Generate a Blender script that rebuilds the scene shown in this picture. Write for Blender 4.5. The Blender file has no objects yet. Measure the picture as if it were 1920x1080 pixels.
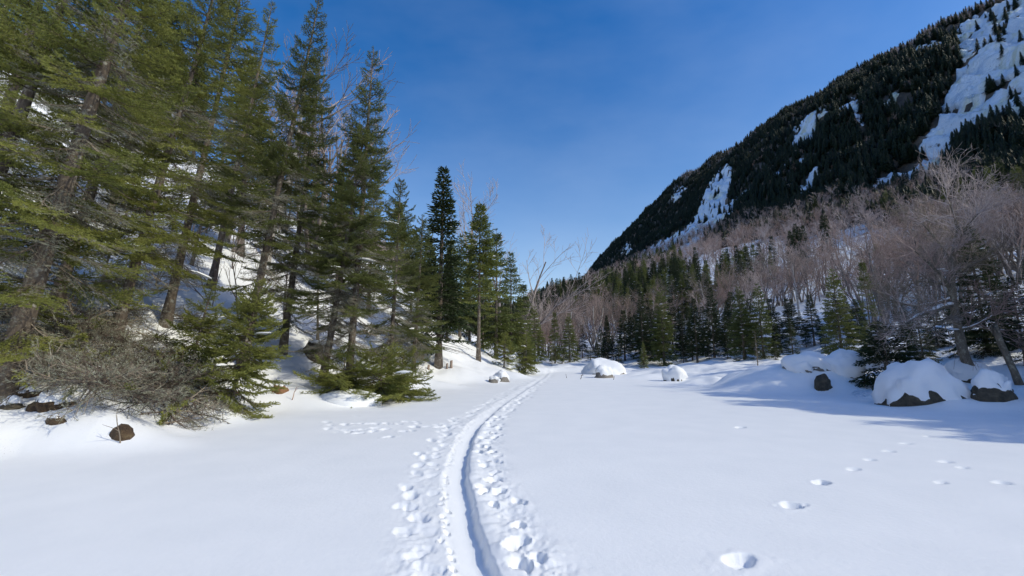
import bpy, math, random, time
import numpy as np
from mathutils import Vector, Matrix, Euler

T0 = time.time()
SC = bpy.context.scene
COL = SC.collection
R = math.radians

# ------------------------------------------------------------------ camera
FPX, CX, CY = 800.0, 960.0, 540.0          # focal length and centre in photo pixels (1920 x 1080)
PITCH, EYE = R(9.1), 1.62
cam = bpy.data.cameras.new('camera')
cam.sensor_width = 36.0
cam.lens = 36.0 * FPX / 1920.0
cam.clip_start, cam.clip_end = 0.05, 20000
cam_o = bpy.data.objects.new('camera', cam)
cam_o.location = (0, 0, EYE)
cam_o.rotation_euler = (R(90) + PITCH, 0, 0)
COL.objects.link(cam_o)
SC.camera = cam_o
SC.render.resolution_x, SC.render.resolution_y = 1024, 576

# ------------------------------------------------------------------ sky and sun
SUN_AZ, SUN_EL = R(110), R(38)              # azimuth clockwise from the view direction (+Y)
world = bpy.data.worlds.new('World')
SC.world = world
world.use_nodes = True
wn, wl = world.node_tree.nodes, world.node_tree.links
wn.clear()
w_out = wn.new('ShaderNodeOutputWorld')
w_bg = wn.new('ShaderNodeBackground')
sky = wn.new('ShaderNodeTexSky')
sky.sky_type = 'NISHITA'
sky.sun_disc = False
sky.sun_elevation, sky.sun_rotation = SUN_EL, SUN_AZ
sky.altitude, sky.air_density, sky.dust_density, sky.ozone_density = 300, 1.2, 2.2, 4.5
# thin, high, barely visible cirrus veil
tc = wn.new('ShaderNodeTexCoord')
mp = wn.new('ShaderNodeMapping'); mp.inputs['Scale'].default_value = (1.2, 2.2, 3.0)
nz = wn.new('ShaderNodeTexNoise'); nz.inputs['Scale'].default_value = 1.3; nz.inputs['Detail'].default_value = 5; nz.inputs['Roughness'].default_value = 0.55
rp = wn.new('ShaderNodeValToRGB')
rp.color_ramp.elements[0].position = 0.42; rp.color_ramp.elements[0].color = (0, 0, 0, 1)
rp.color_ramp.elements[1].position = 0.85; rp.color_ramp.elements[1].color = (0.09, 0.09, 0.09, 1)
mx = wn.new('ShaderNodeMix'); mx.data_type = 'RGBA'
mx.inputs['B'].default_value = (7.0, 7.6, 8.6, 1)
wl.new(tc.outputs['Generated'], mp.inputs['Vector']); wl.new(mp.outputs[0], nz.inputs['Vector'])
wl.new(nz.outputs['Fac'], rp.inputs[0]); wl.new(rp.outputs[0], mx.inputs['Factor'])
hs = wn.new('ShaderNodeHueSaturation'); hs.inputs['Saturation'].default_value = 1.42; hs.inputs['Hue'].default_value = 0.507
wl.new(sky.outputs[0], hs.inputs['Color'])
wl.new(hs.outputs[0], mx.inputs['A'])
# pale winter haze low in the sky, the same all round
sx = wn.new('ShaderNodeSeparateXYZ'); wl.new(tc.outputs['Generated'], sx.inputs[0])
om = wn.new('ShaderNodeMath'); om.operation = 'SUBTRACT'; om.use_clamp = True; om.inputs[0].default_value = 1.0; wl.new(sx.outputs['Z'], om.inputs[1])
pw = wn.new('ShaderNodeMath'); pw.operation = 'POWER'; pw.inputs[1].default_value = 4.0; wl.new(om.outputs[0], pw.inputs[0])
ml = wn.new('ShaderNodeMath'); ml.operation = 'MULTIPLY'; ml.inputs[1].default_value = 0.72; wl.new(pw.outputs[0], ml.inputs[0])
hz = wn.new('ShaderNodeMix'); hz.data_type = 'RGBA'; hz.inputs['B'].default_value = (5.4, 6.4, 7.6, 1)
wl.new(ml.outputs[0], hz.inputs['Factor']); wl.new(mx.outputs['Result'], hz.inputs['A'])
wl.new(hz.outputs['Result'], w_bg.inputs['Color'])
w_bg.inputs['Strength'].default_value = 0.15
wl.new(w_bg.outputs[0], w_out.inputs[0])

sun = bpy.data.lights.new('sun', 'SUN')
sun.energy, sun.angle, sun.color = 2.55, R(0.53), (1.0, 0.95, 0.76)
sun_o = bpy.data.objects.new('sun', sun)
S_DIR = Vector((math.sin(SUN_AZ) * math.cos(SUN_EL), math.cos(SUN_AZ) * math.cos(SUN_EL), math.sin(SUN_EL)))
sun_o.rotation_euler = S_DIR.to_track_quat('Z', 'Y').to_euler()
sun_o.location = S_DIR * 60
COL.objects.link(sun_o)

vs = SC.view_settings
vs.view_transform, vs.look, vs.exposure, vs.gamma = 'Standard', 'None', 0.08, 1.0
vs.use_curve_mapping = False
SC.cycles.use_denoising = True
SC.cycles.max_bounces = 5
SC.cycles.diffuse_bounces = 3
SC.cycles.transmission_bounces = 3
SC.cycles.transparent_max_bounces = 4
SC.cycles.caustics_reflective = SC.cycles.caustics_refractive = False

# ------------------------------------------------------------------ pixels to places
cP, sP = math.cos(PITCH), math.sin(PITCH)
def ray(u, v):
    up = CY - v
    return (u - CX, FPX * cP - up * sP, FPX * sP + up * cP)
def G(u, v, z=0.0):                         # the point of the plane z under a pixel
    d = ray(u, v); t = (z - EYE) / d[2]
    return (d[0] * t, d[1] * t)
def at(u, v, Y):                            # the point at forward distance Y under a pixel
    d = ray(u, v); t = Y / d[1]
    return Vector((d[0] * t, Y, EYE + d[2] * t))
def proj(x, y, z):
    zz = z - EYE
    dep = y * cP + zz * sP
    up = -y * sP + zz * cP
    dep = np.maximum(dep, 1e-3)
    return CX + FPX * x / dep, CY - FPX * up / dep

# ------------------------------------------------------------------ noise in numpy
def _hash(ix, iy, seed):
    h = (ix.astype(np.int64) * 374761393 + iy.astype(np.int64) * 668265263 + seed * 1442695040888963) & 0xFFFFFFFF
    h = ((h ^ (h >> 13)) * 1274126177) & 0xFFFFFFFF
    h = (h ^ (h >> 16)) & 0xFFFF
    return h / 65535.0
def vnoise(x, y, seed=0):
    x = np.asarray(x, float); y = np.asarray(y, float)
    ix, iy = np.floor(x), np.floor(y)
    fx, fy = x - ix, y - iy
    fx = fx * fx * fx * (fx * (fx * 6 - 15) + 10); fy = fy * fy * fy * (fy * (fy * 6 - 15) + 10)
    a = _hash(ix, iy, seed); b = _hash(ix + 1, iy, seed)
    c = _hash(ix, iy + 1, seed); d = _hash(ix + 1, iy + 1, seed)
    return (a + (b - a) * fx) * (1 - fy) + (c + (d - c) * fx) * fy
def fbm(x, y, seed=0, octv=4, gain=0.5):
    s, a, n = 0.0, 1.0, 0.0
    for k in range(octv):
        s = s + a * (vnoise(x * 2 ** k + 17.3 * k, y * 2 ** k - 9.1 * k, seed + k) - 0.5)
        n += a; a *= gain
    return s / n                            # about -0.5 .. 0.5
def sstep(a, b, x):
    t = np.clip((x - a) / (b - a), 0, 1)
    return t * t * (3 - 2 * t)
def softplus(x, k=1.0):
    return k * np.logaddexp(0, x / k)

# ------------------------------------------------------------------ the lie of the land
LEFT = [(-11, -70), (-9.5, -20), (-8.6, 0), (-8.2, 4.0)] + [G(*p) for p in ((30, 858), (150, 852), (250, 842), (350, 818), (440, 790), (540, 770), (650, 756), (745, 740), (855, 722), (925, 716), (985, 706))] \
       + [(1.6, 40), (1.2, 50), (0, 64), (-6, 110), (-30, 260), (-120, 700), (-900, 4000)]
FAR = [G(*p) for p in ((1048, 700), (1090, 700), (1180, 703), (1262, 714), (1335, 722), (1400, 727), (1470, 729), (1560, 736), (1640, 746), (1730, 756), (1830, 768), (1925, 782))]
RIGHT = FAR + [(15.5, 4), (17, -5), (20, -25), (26, -70)]
LAKE = LEFT[:15] + RIGHT
LAKE = np.array(LAKE)

def seg_dist(x, y, P):
    """distance to an open polyline and the sign of the nearest side (+1 = left of its direction)"""
    best = np.full(x.shape, 1e9); sgn = np.ones(x.shape)
    for (ax, ay), (bx, by) in zip(P[:-1], P[1:]):
        dx, dy = bx - ax, by - ay
        t = np.clip(((x - ax) * dx + (y - ay) * dy) / (dx * dx + dy * dy), 0, 1)
        ex, ey = x - (ax + t * dx), y - (ay + t * dy)
        d = np.sqrt(ex * ex + ey * ey)
        s = np.where(dx * (y - ay) - dy * (x - ax) >= 0, 1.0, -1.0)
        m = d < best - 1e-9
        best = np.where(m, d, best); sgn = np.where(m, s, sgn)
    return best, sgn
def inside(x, y, P):
    c = np.zeros(x.shape, bool)
    n = len(P)
    for i in range(n):
        ax, ay = P[i]; bx, by = P[(i + 1) % n]
        if ay == by: continue
        c ^= ((ay > y) != (by > y)) & (x < (bx - ax) * (y - ay) / (by - ay) + ax)
    return c

# snow mounds and drifts along the shores: pixel u, v of the foot, depth offset, radius x, radius y, height
MOUNDS = []
def mound(u, v, rx, ry, h):
    x, y = G(u, v); MOUNDS.append((x, y + ry * 0.7, rx, ry, h))
mound(1515, 737, 2.7, 1.7, 1.05)
mound(1440, 731, 1.7, 1.2, 0.40)
mound(1590, 741, 1.2, 1.5, 0.50)
mound(1705, 752, 0.65, 0.55, 0.42)
mound(1668, 750, 0.4, 0.35, 0.25)
mound(1320, 723, 1.0, 0.6, 0.34)
mound(1352, 724, 0.55, 0.45, 0.36)
mound(1378, 729, 0.75, 0.4, 0.30)
mound(1235, 711, 1.8, 0.9, 0.35)
mound(1850, 771, 1.2, 0.9, 0.30)
mound(1200, 706, 1.0, 0.8, 0.30)
mound(800, 730, 1.6, 0.9, 0.35)
mound(880, 719, 1.6, 1.0, 0.40)
mound(690, 748, 1.2, 0.8, 0.35)
mound(560, 768, 1.0, 0.9, 0.35)
mound(960, 712, 1.2, 1.2, 0.45)
mound(150, 848, 1.2, 0.7, 0.25)
mound(350, 800, 0.9, 0.7, 0.30)

def hbase(x, y):
    x = np.asarray(x, float); y = np.asarray(y, float)
    sh = x.shape; x = x.ravel(); y = y.ravel()
    near = np.abs(x) + np.abs(y) < 6000
    d, _ = seg_dist(x, y, np.vstack([LAKE, LAKE[:1]]))
    ins = inside(x, y, LAKE)
    d = np.where(ins, -d, d)
    dL, sL = seg_dist(x, y, LEFT); dL = dL * sL
    dR, sR = seg_dist(x, y, RIGHT); dR = np.where(ins, 0, dR)
    land = sstep(-0.25, 1.6, d)
    z = 0.42 * land + land * (fbm(x / 3.2, y / 3.2, 3, 4) * 0.9 * sstep(0, 5, d) + fbm(x / 1.1, y / 1.1, 8, 3) * 0.22)
    zl = 0.74 * softplus(dL - 2.2, 0.8) * sstep(-4, 2.2, dL) + fbm(x / 9, y / 9, 5, 3) * 3.0 * sstep(3, 14, dL)
    z = z + np.where(zl > 0, 95 * (1 - np.exp(-np.maximum(zl, 0) / 95)), zl)
    zv = 0.16 * softplus(y - 66, 9)
    z = z + 105 * (1 - np.exp(-zv / 105)) + np.where(y > 60, fbm(x / 40, y / 40, 6, 3) * 10 * sstep(60, 200, y), 0)
    right = sstep(0, 12, x - 6)
    z = z + 9 * (1 - np.exp(-0.16 * softplus(dR - 4, 1.5) / 9)) * right * (dL < 0)
    for (mx_, my_, rx, ry, h) in MOUNDS:
        e = ((x - mx_) / rx) ** 2 + ((y - my_) / ry) ** 2
        m = e < 6
        if m.any():
            q = np.exp(-e[m] ** 1.25)
            z[m] += h * q
    # soft wind drift on the lake
    z = z + (1 - land) * (fbm(x / 5.0, y / 2.4, 11, 3) * 0.05)
    return z.reshape(sh)

def hp(x, y):
    return float(hbase(np.array([x]), np.array([y]))[0])

# ------------------------------------------------------------------ materials
MATS = {}
def mat(name):
    m = bpy.data.materials.new(name); m.use_nodes = True
    nt = m.node_tree; b = nt.nodes['Principled BSDF']
    MATS[name] = m
    return m, nt, b
def noise_node(nt, scale, detail=4, rough=0.6, vec=None, dim=None):
    n = nt.nodes.new('ShaderNodeTexNoise')
    n.inputs['Scale'].default_value = scale; n.inputs['Detail'].default_value = detail; n.inputs['Roughness'].default_value = rough
    if vec is not None: nt.links.new(vec, n.inputs['Vector'])
    return n
def ramp(nt, fac, stops):
    r = nt.nodes.new('ShaderNodeValToRGB')
    while len(r.color_ramp.elements) < len(stops): r.color_ramp.elements.new(0.5)
    for e, (p, c) in zip(r.color_ramp.elements, stops):
        e.position = p; e.color = (*c, 1) if len(c) == 3 else c
    nt.links.new(fac, r.inputs[0]); return r
def coords(nt, kind='Object'):
    return nt.nodes.new('ShaderNodeTexCoord').outputs[kind]
def geopos(nt):
    return nt.nodes.new('ShaderNodeNewGeometry').outputs['Position']
def bump(nt, b, h, strength, dist):
    n = nt.nodes.new('ShaderNodeBump'); n.inputs['Strength'].default_value = strength; n.inputs['Distance'].default_value = dist
    nt.links.new(h, n.inputs['Height']); nt.links.new(n.outputs[0], b.inputs['Normal']); return n

def snow_mat(name, litter=False):
    m, nt, b = mat(name)
    p = geopos(nt)
    n1 = noise_node(nt, 1.3, 3, 0.5, p)
    c = ramp(nt, n1.outputs['Fac'], [(0.3, (0.83, 0.84, 0.85)), (0.7, (0.875, 0.88, 0.885))])
    col = c.outputs[0]
    if litter:                               # needles, bark scales and twigs fallen on the snow
        n2 = noise_node(nt, 38, 2, 0.5, p); n3 = noise_node(nt, 0.7, 3, 0.6, p)
        r2 = ramp(nt, n2.outputs['Fac'], [(0.66, (0, 0, 0)), (0.73, (1, 1, 1))])
        r3 = ramp(nt, n3.outputs['Fac'], [(0.42, (0, 0, 0)), (0.62, (1, 1, 1))])
        mu = nt.nodes.new('ShaderNodeMath'); mu.operation = 'MULTIPLY'
        nt.links.new(r2.outputs[0], mu.inputs[0]); nt.links.new(r3.outputs[0], mu.inputs[1])
        mi = nt.nodes.new('ShaderNodeMix'); mi.data_type = 'RGBA'; mi.inputs['B'].default_value = (0.13, 0.09, 0.055, 1)
        nt.links.new(mu.outputs[0], mi.inputs['Factor']); nt.links.new(col, mi.inputs['A']); col = mi.outputs['Result']
    nt.links.new(col, b.inputs['Base Color'])
    b.inputs['Roughness'].default_value = 0.62
    b.inputs['Specular IOR Level'].default_value = 0.25
    a = noise_node(nt, 14, 5, 0.65, p); f = noise_node(nt, 160, 2, 0.6, p)
    ad = nt.nodes.new('ShaderNodeMath'); ad.operation = 'MULTIPLY_ADD'; ad.inputs[1].default_value = 0.18
    nt.links.new(f.outputs['Fac'], ad.inputs[0]); nt.links.new(a.outputs['Fac'], ad.inputs[2])
    bump(nt, b, ad.outputs[0], 0.22, 0.03)
    return m
M_SNOW = snow_mat('lake_snow')
M_SNOWF = snow_mat('forest_snow', True)
M_CLUMP = snow_mat('clump_snow')

def needle_mat(name, dark, light, tint=(1, 1, 1)):
    m, nt, b = mat(name)
    oi = nt.nodes.new('ShaderNodeObjectInfo')
    n = noise_node(nt, 3.2, 3, 0.6, coords(nt))
    ad = nt.nodes.new('ShaderNodeMath'); ad.operation = 'MULTIPLY_ADD'; ad.inputs[1].default_value = 0.45
    nt.links.new(oi.outputs['Random'], ad.inputs[0]); nt.links.new(n.outputs['Fac'], ad.inputs[2])
    r = ramp(nt, ad.outputs[0], [(0.3, dark), (0.95, light)])
    nt.links.new(r.outputs[0], b.inputs['Base Color'])
    b.inputs['Roughness'].default_value = 0.5
    b.inputs['Specular IOR Level'].default_value = 0.35
    tr = nt.nodes.new('ShaderNodeBsdfTranslucent'); nt.links.new(r.outputs[0], tr.inputs['Color'])
    ms = nt.nodes.new('ShaderNodeMixShader'); ms.inputs[0].default_value = 0.3
    out = nt.nodes['Material Output']
    nt.links.new(b.outputs[0], ms.inputs[1]); nt.links.new(tr.outputs[0], ms.inputs[2]); nt.links.new(ms.outputs[0], out.inputs[0])
    return m
M_FIR = needle_mat('fir_needles', (0.115, 0.145, 0.034), (0.30, 0.31, 0.075))
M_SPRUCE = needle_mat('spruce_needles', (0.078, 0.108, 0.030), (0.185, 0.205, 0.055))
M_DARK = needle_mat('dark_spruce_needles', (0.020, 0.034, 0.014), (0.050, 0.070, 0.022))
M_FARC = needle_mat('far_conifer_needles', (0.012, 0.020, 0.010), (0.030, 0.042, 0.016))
M_YOUNG = needle_mat('young_pine_needles', (0.08, 0.085, 0.02), (0.15, 0.14, 0.035))

def wood_mat(name, c0, c1, c2=None, scale=9, strength=0.5, stretch=0.25, vary=False):
    m, nt, b = mat(name)
    mpn = nt.nodes.new('ShaderNodeMapping'); mpn.inputs['Scale'].default_value = (1, 1, stretch)
    nt.links.new(coords(nt), mpn.inputs['Vector'])
    n = noise_node(nt, scale, 6, 0.65, mpn.outputs[0])
    stops = [(0.3, c0), (0.7, c1)]
    r = ramp(nt, n.outputs['Fac'], stops)
    col = r.outputs[0]
    if c2 is not None:                       # lichen and snow-bleached flecks
        n2 = noise_node(nt, scale * 0.6, 4, 0.7, coords(nt))
        r2 = ramp(nt, n2.outputs['Fac'], [(0.55, (0, 0, 0)), (0.66, (1, 1, 1))])
        mi = nt.nodes.new('ShaderNodeMix'); mi.data_type = 'RGBA'; mi.inputs['B'].default_value = (*c2, 1)
        nt.links.new(r2.outputs[0], mi.inputs['Factor']); nt.links.new(col, mi.inputs['A']); col = mi.outputs['Result']
    if vary:                                 # each tree its own tone
        oi = nt.nodes.new('ShaderNodeObjectInfo'); hv = nt.nodes.new('ShaderNodeHueSaturation')
        mr = nt.nodes.new('ShaderNodeMapRange'); mr.inputs['To Min'].default_value = .75; mr.inputs['To Max'].default_value = 1.35
        nt.links.new(oi.outputs['Random'], mr.inputs['Value']); nt.links.new(mr.outputs[0], hv.inputs['Value'])
        mr2 = nt.nodes.new('ShaderNodeMapRange'); mr2.inputs['From Min'].default_value = 1; mr2.inputs['From Max'].default_value = 0; mr2.inputs['To Min'].default_value = .7; mr2.inputs['To Max'].default_value = 1.5
        nt.links.new(oi.outputs['Random'], mr2.inputs['Value']); nt.links.new(mr2.outputs[0], hv.inputs['Saturation'])
        nt.links.new(col, hv.inputs['Color']); col = hv.outputs[0]
    nt.links.new(col, b.inputs['Base Color'])
    b.inputs['Roughness'].default_value = 0.85
    b.inputs['Specular IOR Level'].default_value = 0.2
    bump(nt, b, n.outputs['Fac'], strength, 0.03)
    return m
M_BARK = wood_mat('conifer_bark', (0.07, 0.052, 0.04), (0.20, 0.165, 0.13), (0.34, 0.33, 0.28), 11, 0.7)
M_TWIG = wood_mat('dry_twig', (0.13, 0.10, 0.075), (0.30, 0.25, 0.19), (0.36, 0.36, 0.28), 16, 0.2)
M_TWIGD = wood_mat('dark_twig', (0.05, 0.038, 0.03), (0.13, 0.10, 0.08), None, 16, 0.2)
M_LICHEN = wood_mat('beard_lichen', (0.20, 0.21, 0.15), (0.36, 0.36, 0.27), None, 20, 0.2)
M_HWOOD = wood_mat('hardwood_bark', (0.10, 0.08, 0.07), (0.26, 0.22, 0.19), (0.36, 0.34, 0.30), 7, 0.4)
M_HTWIG = wood_mat('hardwood_twig', (0.26, 0.195, 0.170), (0.46, 0.365, 0.325), None, 5, 0.1, vary=True)
M_BIRCH = wood_mat('birch_bark', (0.30, 0.27, 0.24), (0.50, 0.47, 0.43), (0.12, 0.10, 0.09), 6, 0.3)
M_MAPLE = wood_mat('old_maple_bark', (0.09, 0.075, 0.055), (0.21, 0.18, 0.14), (0.30, 0.28, 0.21), 8, 0.8)
M_LOG = wood_mat('rotten_wood', (0.10, 0.05, 0.025), (0.30, 0.16, 0.085), None, 14, 0.8)
M_STUMP = wood_mat('weathered_stump_wood', (0.22, 0.16, 0.12), (0.40, 0.31, 0.25), None, 16, 0.6)
M_MOSSLOG = wood_mat('mossy_log', (0.06, 0.05, 0.03), (0.16, 0.13, 0.07), (0.10, 0.12, 0.03), 10, 0.6)
M_ORANGE = wood_mat('rust_brown_dead_needles', (0.22, 0.10, 0.045), (0.42, 0.22, 0.11), None, 20, 0.2)

def rock_mat(name, c0, c1, c2, sc=2.4):
    m, nt, b = mat(name)
    co = coords(nt)
    n = noise_node(nt, sc, 8, 0.7, co); v = nt.nodes.new('ShaderNodeTexVoronoi'); v.inputs['Scale'].default_value = 5
    nt.links.new(co, v.inputs['Vector'])
    r = ramp(nt, n.outputs['Fac'], [(0.3, c0), (0.55, c1), (0.78, c2)])
    nt.links.new(r.outputs[0], b.inputs['Base Color']); b.inputs['Roughness'].default_value = 0.9
    bump(nt, b, n.outputs['Fac'], 0.8, 0.08)
    return m
M_ROCK = rock_mat('granite', (0.09, 0.085, 0.075), (0.20, 0.18, 0.155), (0.33, 0.31, 0.27))
M_ROCKD = rock_mat('dark_mossy_rock', (0.025, 0.022, 0.016), (0.075, 0.062, 0.042), (0.16, 0.135, 0.09), 5.0)
M_ROCKB = rock_mat('brown_rock_hollow_shade', (0.025, 0.015, 0.009), (0.085, 0.052, 0.026), (0.17, 0.13, 0.065), 8.0)  # brown rock, darkened to stand for the shaded holes under the brush

def mountain_mat():
    m, nt, b = mat('mountain_rock_and_snow')
    p = geopos(nt)
    at_ = nt.nodes.new('ShaderNodeAttribute'); at_.attribute_name = 'snow'
    n = noise_node(nt, 0.09, 8, 0.7, p)
    rk = ramp(nt, n.outputs['Fac'], [(0.3, (0.02, 0.018, 0.016)), (0.5, (0.07, 0.058, 0.046)), (0.7, (0.20, 0.155, 0.115))])
    n2 = noise_node(nt, 0.25, 6, 0.7, p)
    ad = nt.nodes.new('ShaderNodeMath'); ad.operation = 'ADD'
    sb = nt.nodes.new('ShaderNodeMath'); sb.operation = 'MULTIPLY_ADD'; sb.inputs[1].default_value = 0.9; sb.inputs[2].default_value = -0.45
    nt.links.new(n2.outputs['Fac'], sb.inputs[0]); nt.links.new(sb.outputs[0], ad.inputs[0]); nt.links.new(at_.outputs['Fac'], ad.inputs[1])
    r2 = ramp(nt, ad.outputs[0], [(0.47, (0, 0, 0)), (0.55, (1, 1, 1))])
    mi = nt.nodes.new('ShaderNodeMix'); mi.data_type = 'RGBA'; mi.inputs['B'].default_value = (0.80, 0.83, 0.87, 1)
    nt.links.new(r2.outputs[0], mi.inputs['Factor']); nt.links.new(rk.outputs[0], mi.inputs['A'])
    nt.links.new(mi.outputs['Result'], b.inputs['Base Color']); b.inputs['Roughness'].default_value = 0.85
    bump(nt, b, n.outputs['Fac'], 0.8, 3.0)
    return m
M_MOUNT = mountain_mat()
def ice_mat():
    m, nt, b = mat('seep_ice')
    p = geopos(nt)
    mpn = nt.nodes.new('ShaderNodeMapping'); mpn.inputs['Scale'].default_value = (0.10, 0.10, 0.022)
    nt.links.new(p, mpn.inputs['Vector'])
    n = noise_node(nt, 1.0, 5, 0.6, mpn.outputs[0])
    r = ramp(nt, n.outputs['Fac'], [(0.30, (0.56, 0.69, 0.86)), (0.52, (0.70, 0.79, 0.89)), (0.62, (0.62, 0.66, 0.56)), (0.76, (0.50, 0.49, 0.34))])
    n3 = noise_node(nt, 0.16, 7, 0.72, p)
    r3 = ramp(nt, n3.outputs['Fac'], [(0.61, (0, 0, 0)), (0.67, (1, 1, 1))])
    mi = nt.nodes.new('ShaderNodeMix'); mi.data_type = 'RGBA'; mi.inputs['B'].default_value = (0.05, 0.045, 0.04, 1)
    nt.links.new(r3.outputs[0], mi.inputs['Factor']); nt.links.new(r.outputs[0], mi.inputs['A'])
    nt.links.new(mi.outputs['Result'], b.inputs['Base Color'])
    b.inputs['Roughness'].default_value = 0.45
    n2 = noise_node(nt, 0.3, 8, 0.7, p); bump(nt, b, n2.outputs['Fac'], 0.9, 2.0)
    return m
M_ICE = ice_mat()

# ------------------------------------------------------------------ mesh helpers
def mk(name, V, F, mats, mi=None, smooth=True):
    """V (n,3); F list of arrays of equal-width faces; mi list of material indices matching F"""
    me = bpy.data.meshes.new(name)
    V = np.ascontiguousarray(V, np.float32)
    if not isinstance(F, (list, tuple)): F = [F]
    F = [np.asarray(f, np.int32) for f in F if len(f)]
    loops = np.concatenate([f.ravel() for f in F]) if F else np.zeros(0, np.int32)
    tot = np.concatenate([np.full(len(f), f.shape[1], np.int32) for f in F])
    start = np.concatenate([[0], np.cumsum(tot)[:-1]]).astype(np.int32)
    me.vertices.add(len(V)); me.vertices.foreach_set('co', V.ravel())
    me.loops.add(len(loops)); me.loops.foreach_set('vertex_index', loops)
    me.polygons.add(len(tot)); me.polygons.foreach_set('loop_start', start); me.polygons.foreach_set('loop_total', tot)
    if mi is not None:
        me.polygons.foreach_set('material_index', np.concatenate([np.full(len(f), k, np.int32) if np.isscalar(k) else np.asarray(k, np.int32) for f, k in zip(F, mi)]))
    for m in (mats if isinstance(mats, (list, tuple)) else [mats]): me.materials.append(m)
    me.update(calc_edges=True)
    me.polygons.foreach_set('use_smooth', np.full(len(tot), bool(smooth)))
    return me
def obj(name, me, parent=None, loc=None, label=None, cat=None, group=None, kind=None):
    o = bpy.data.objects.new(name, me); COL.objects.link(o)
    if parent is not None: o.parent = parent
    if loc is not None: o.location = loc
    if label: o['label'] = label
    if cat: o['category'] = cat
    if group: o['group'] = group
    if kind: o['kind'] = kind
    return o

def frusta(A, B, ra, rb, n=3):
    """open n-sided tapered tubes, all at once: returns verts, quads"""
    A = np.asarray(A, float); B = np.asarray(B, float); ra = np.asarray(ra, float); rb = np.asarray(rb, float)
    d = B - A; L = np.linalg.norm(d, axis=1, keepdims=True) + 1e-9; d = d / L
    ref = np.where(np.abs(d[:, 2:3]) < 0.9, np.array([[0, 0, 1.0]]), np.array([[1.0, 0, 0]]))
    s = np.cross(d, ref); s /= np.linalg.norm(s, axis=1, keepdims=True) + 1e-9
    t = np.cross(d, s)
    ang = np.arange(n) * 2 * math.pi / n
    ring = s[:, None, :] * np.cos(ang)[None, :, None] + t[:, None, :] * np.sin(ang)[None, :, None]
    V = np.concatenate([A[:, None] + ring * ra[:, None, None], B[:, None] + ring * rb[:, None, None]], 1).reshape(-1, 3)
    N = len(A); base = (np.arange(N) * 2 * n)[:, None]
    k = np.arange(n); k2 = (k + 1) % n
    Q = np.stack([base + k, base + k2, base + n + k2, base + n + k], -1).reshape(-1, 4)
    return V, Q
def tube(P, rad, n=10, cap=True, rng=None, rough=0.0):
    """one continuous tapered tube along a path"""
    P = np.asarray(P, float); rad = np.asarray(rad, float); m = len(P)
    T = np.gradient(P, axis=0); T /= np.linalg.norm(T, axis=1, keepdims=True)
    ref = np.array([0.0, 1.0, 0.0]) if abs(T[0][1]) < 0.8 else np.array([1.0, 0, 0])
    V = []
    for i in range(m):
        s = np.cross(T[i], ref); s /= np.linalg.norm(s); t = np.cross(T[i], s)
        a = np.arange(n) * 2 * math.pi / n
        r = rad[i] * (1 + (rng.uniform(-rough, rough, n) if rng is not None else 0))
        V.append(P[i] + (s[None] * np.cos(a)[:, None] + t[None] * np.sin(a)[:, None]) * (r[:, None] if np.ndim(r) else r))
    V = np.concatenate(V)
    k = np.arange(n); k2 = (k + 1) % n
    Q = np.concatenate([np.stack([i * n + k, i * n + k2, (i + 1) * n + k2, (i + 1) * n + k], -1) for i in range(m - 1)])
    Fs = [Q]
    if cap:
        V = np.vstack([V, P[-1] + T[-1] * rad[-1] * 0.4, P[0] - T[0] * rad[0] * 0.4]); e = len(V) - 2; b = (m - 1) * n
        Fs.append(np.concatenate([np.stack([b + k, b + k2, np.full(n, e)], -1), np.stack([k2, k, np.full(n, e + 1)], -1)]))
    return V, Fs
def join(parts):
    """parts: list of (V, [faces], [matidx])"""
    Vs, Fs, Ms, o = [], [], [], 0
    for V, F, m in parts:
        for f, k in zip(F, m):
            if len(f): Fs.append(np.asarray(f) + o); Ms.append(k)
        Vs.append(V); o += len(V)
    return np.vstack(Vs), Fs, Ms
_ico = {}
def icosphere(sub):
    if sub not in _ico:
        import bmesh
        bm = bmesh.new(); bmesh.ops.create_icosphere(bm, subdivisions=sub, radius=1)
        V = np.array([v.co[:] for v in bm.verts]); F = np.array([[v.index for v in f.verts] for f in bm.faces]); bm.free()
        _ico[sub] = (V, F)
    return _ico[sub]
def n3(V, s, seed):
    x, y, z = (V * s).T
    return (fbm(x + z * 0.7, y - z * 0.4, seed, 3) + fbm(y * 0.9 + x * 0.3, z + 3.1, seed + 50, 3) + fbm(z * 0.8, x - y * 0.5 + 7, seed + 90, 3)) / 1.6

# ------------------------------------------------------------------ ground: lake, trail, snowy hillside
def catmull(P, n):
    P = np.array(P, float); P = np.vstack([2 * P[0] - P[1], P, 2 * P[-1] - P[-2]])
    out = []
    for i in range(1, len(P) - 2):
        t = np.linspace(0, 1, n, endpoint=False)[:, None]
        a, b, c, d = P[i - 1], P[i], P[i + 1], P[i + 2]
        out.append(0.5 * ((2 * b) + (-a + c) * t + (2 * a - 5 * b + 4 * c - d) * t ** 2 + (-a + 3 * b - 3 * c + d) * t ** 3))
    return np.vstack(out + [P[-2:-1]])
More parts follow.
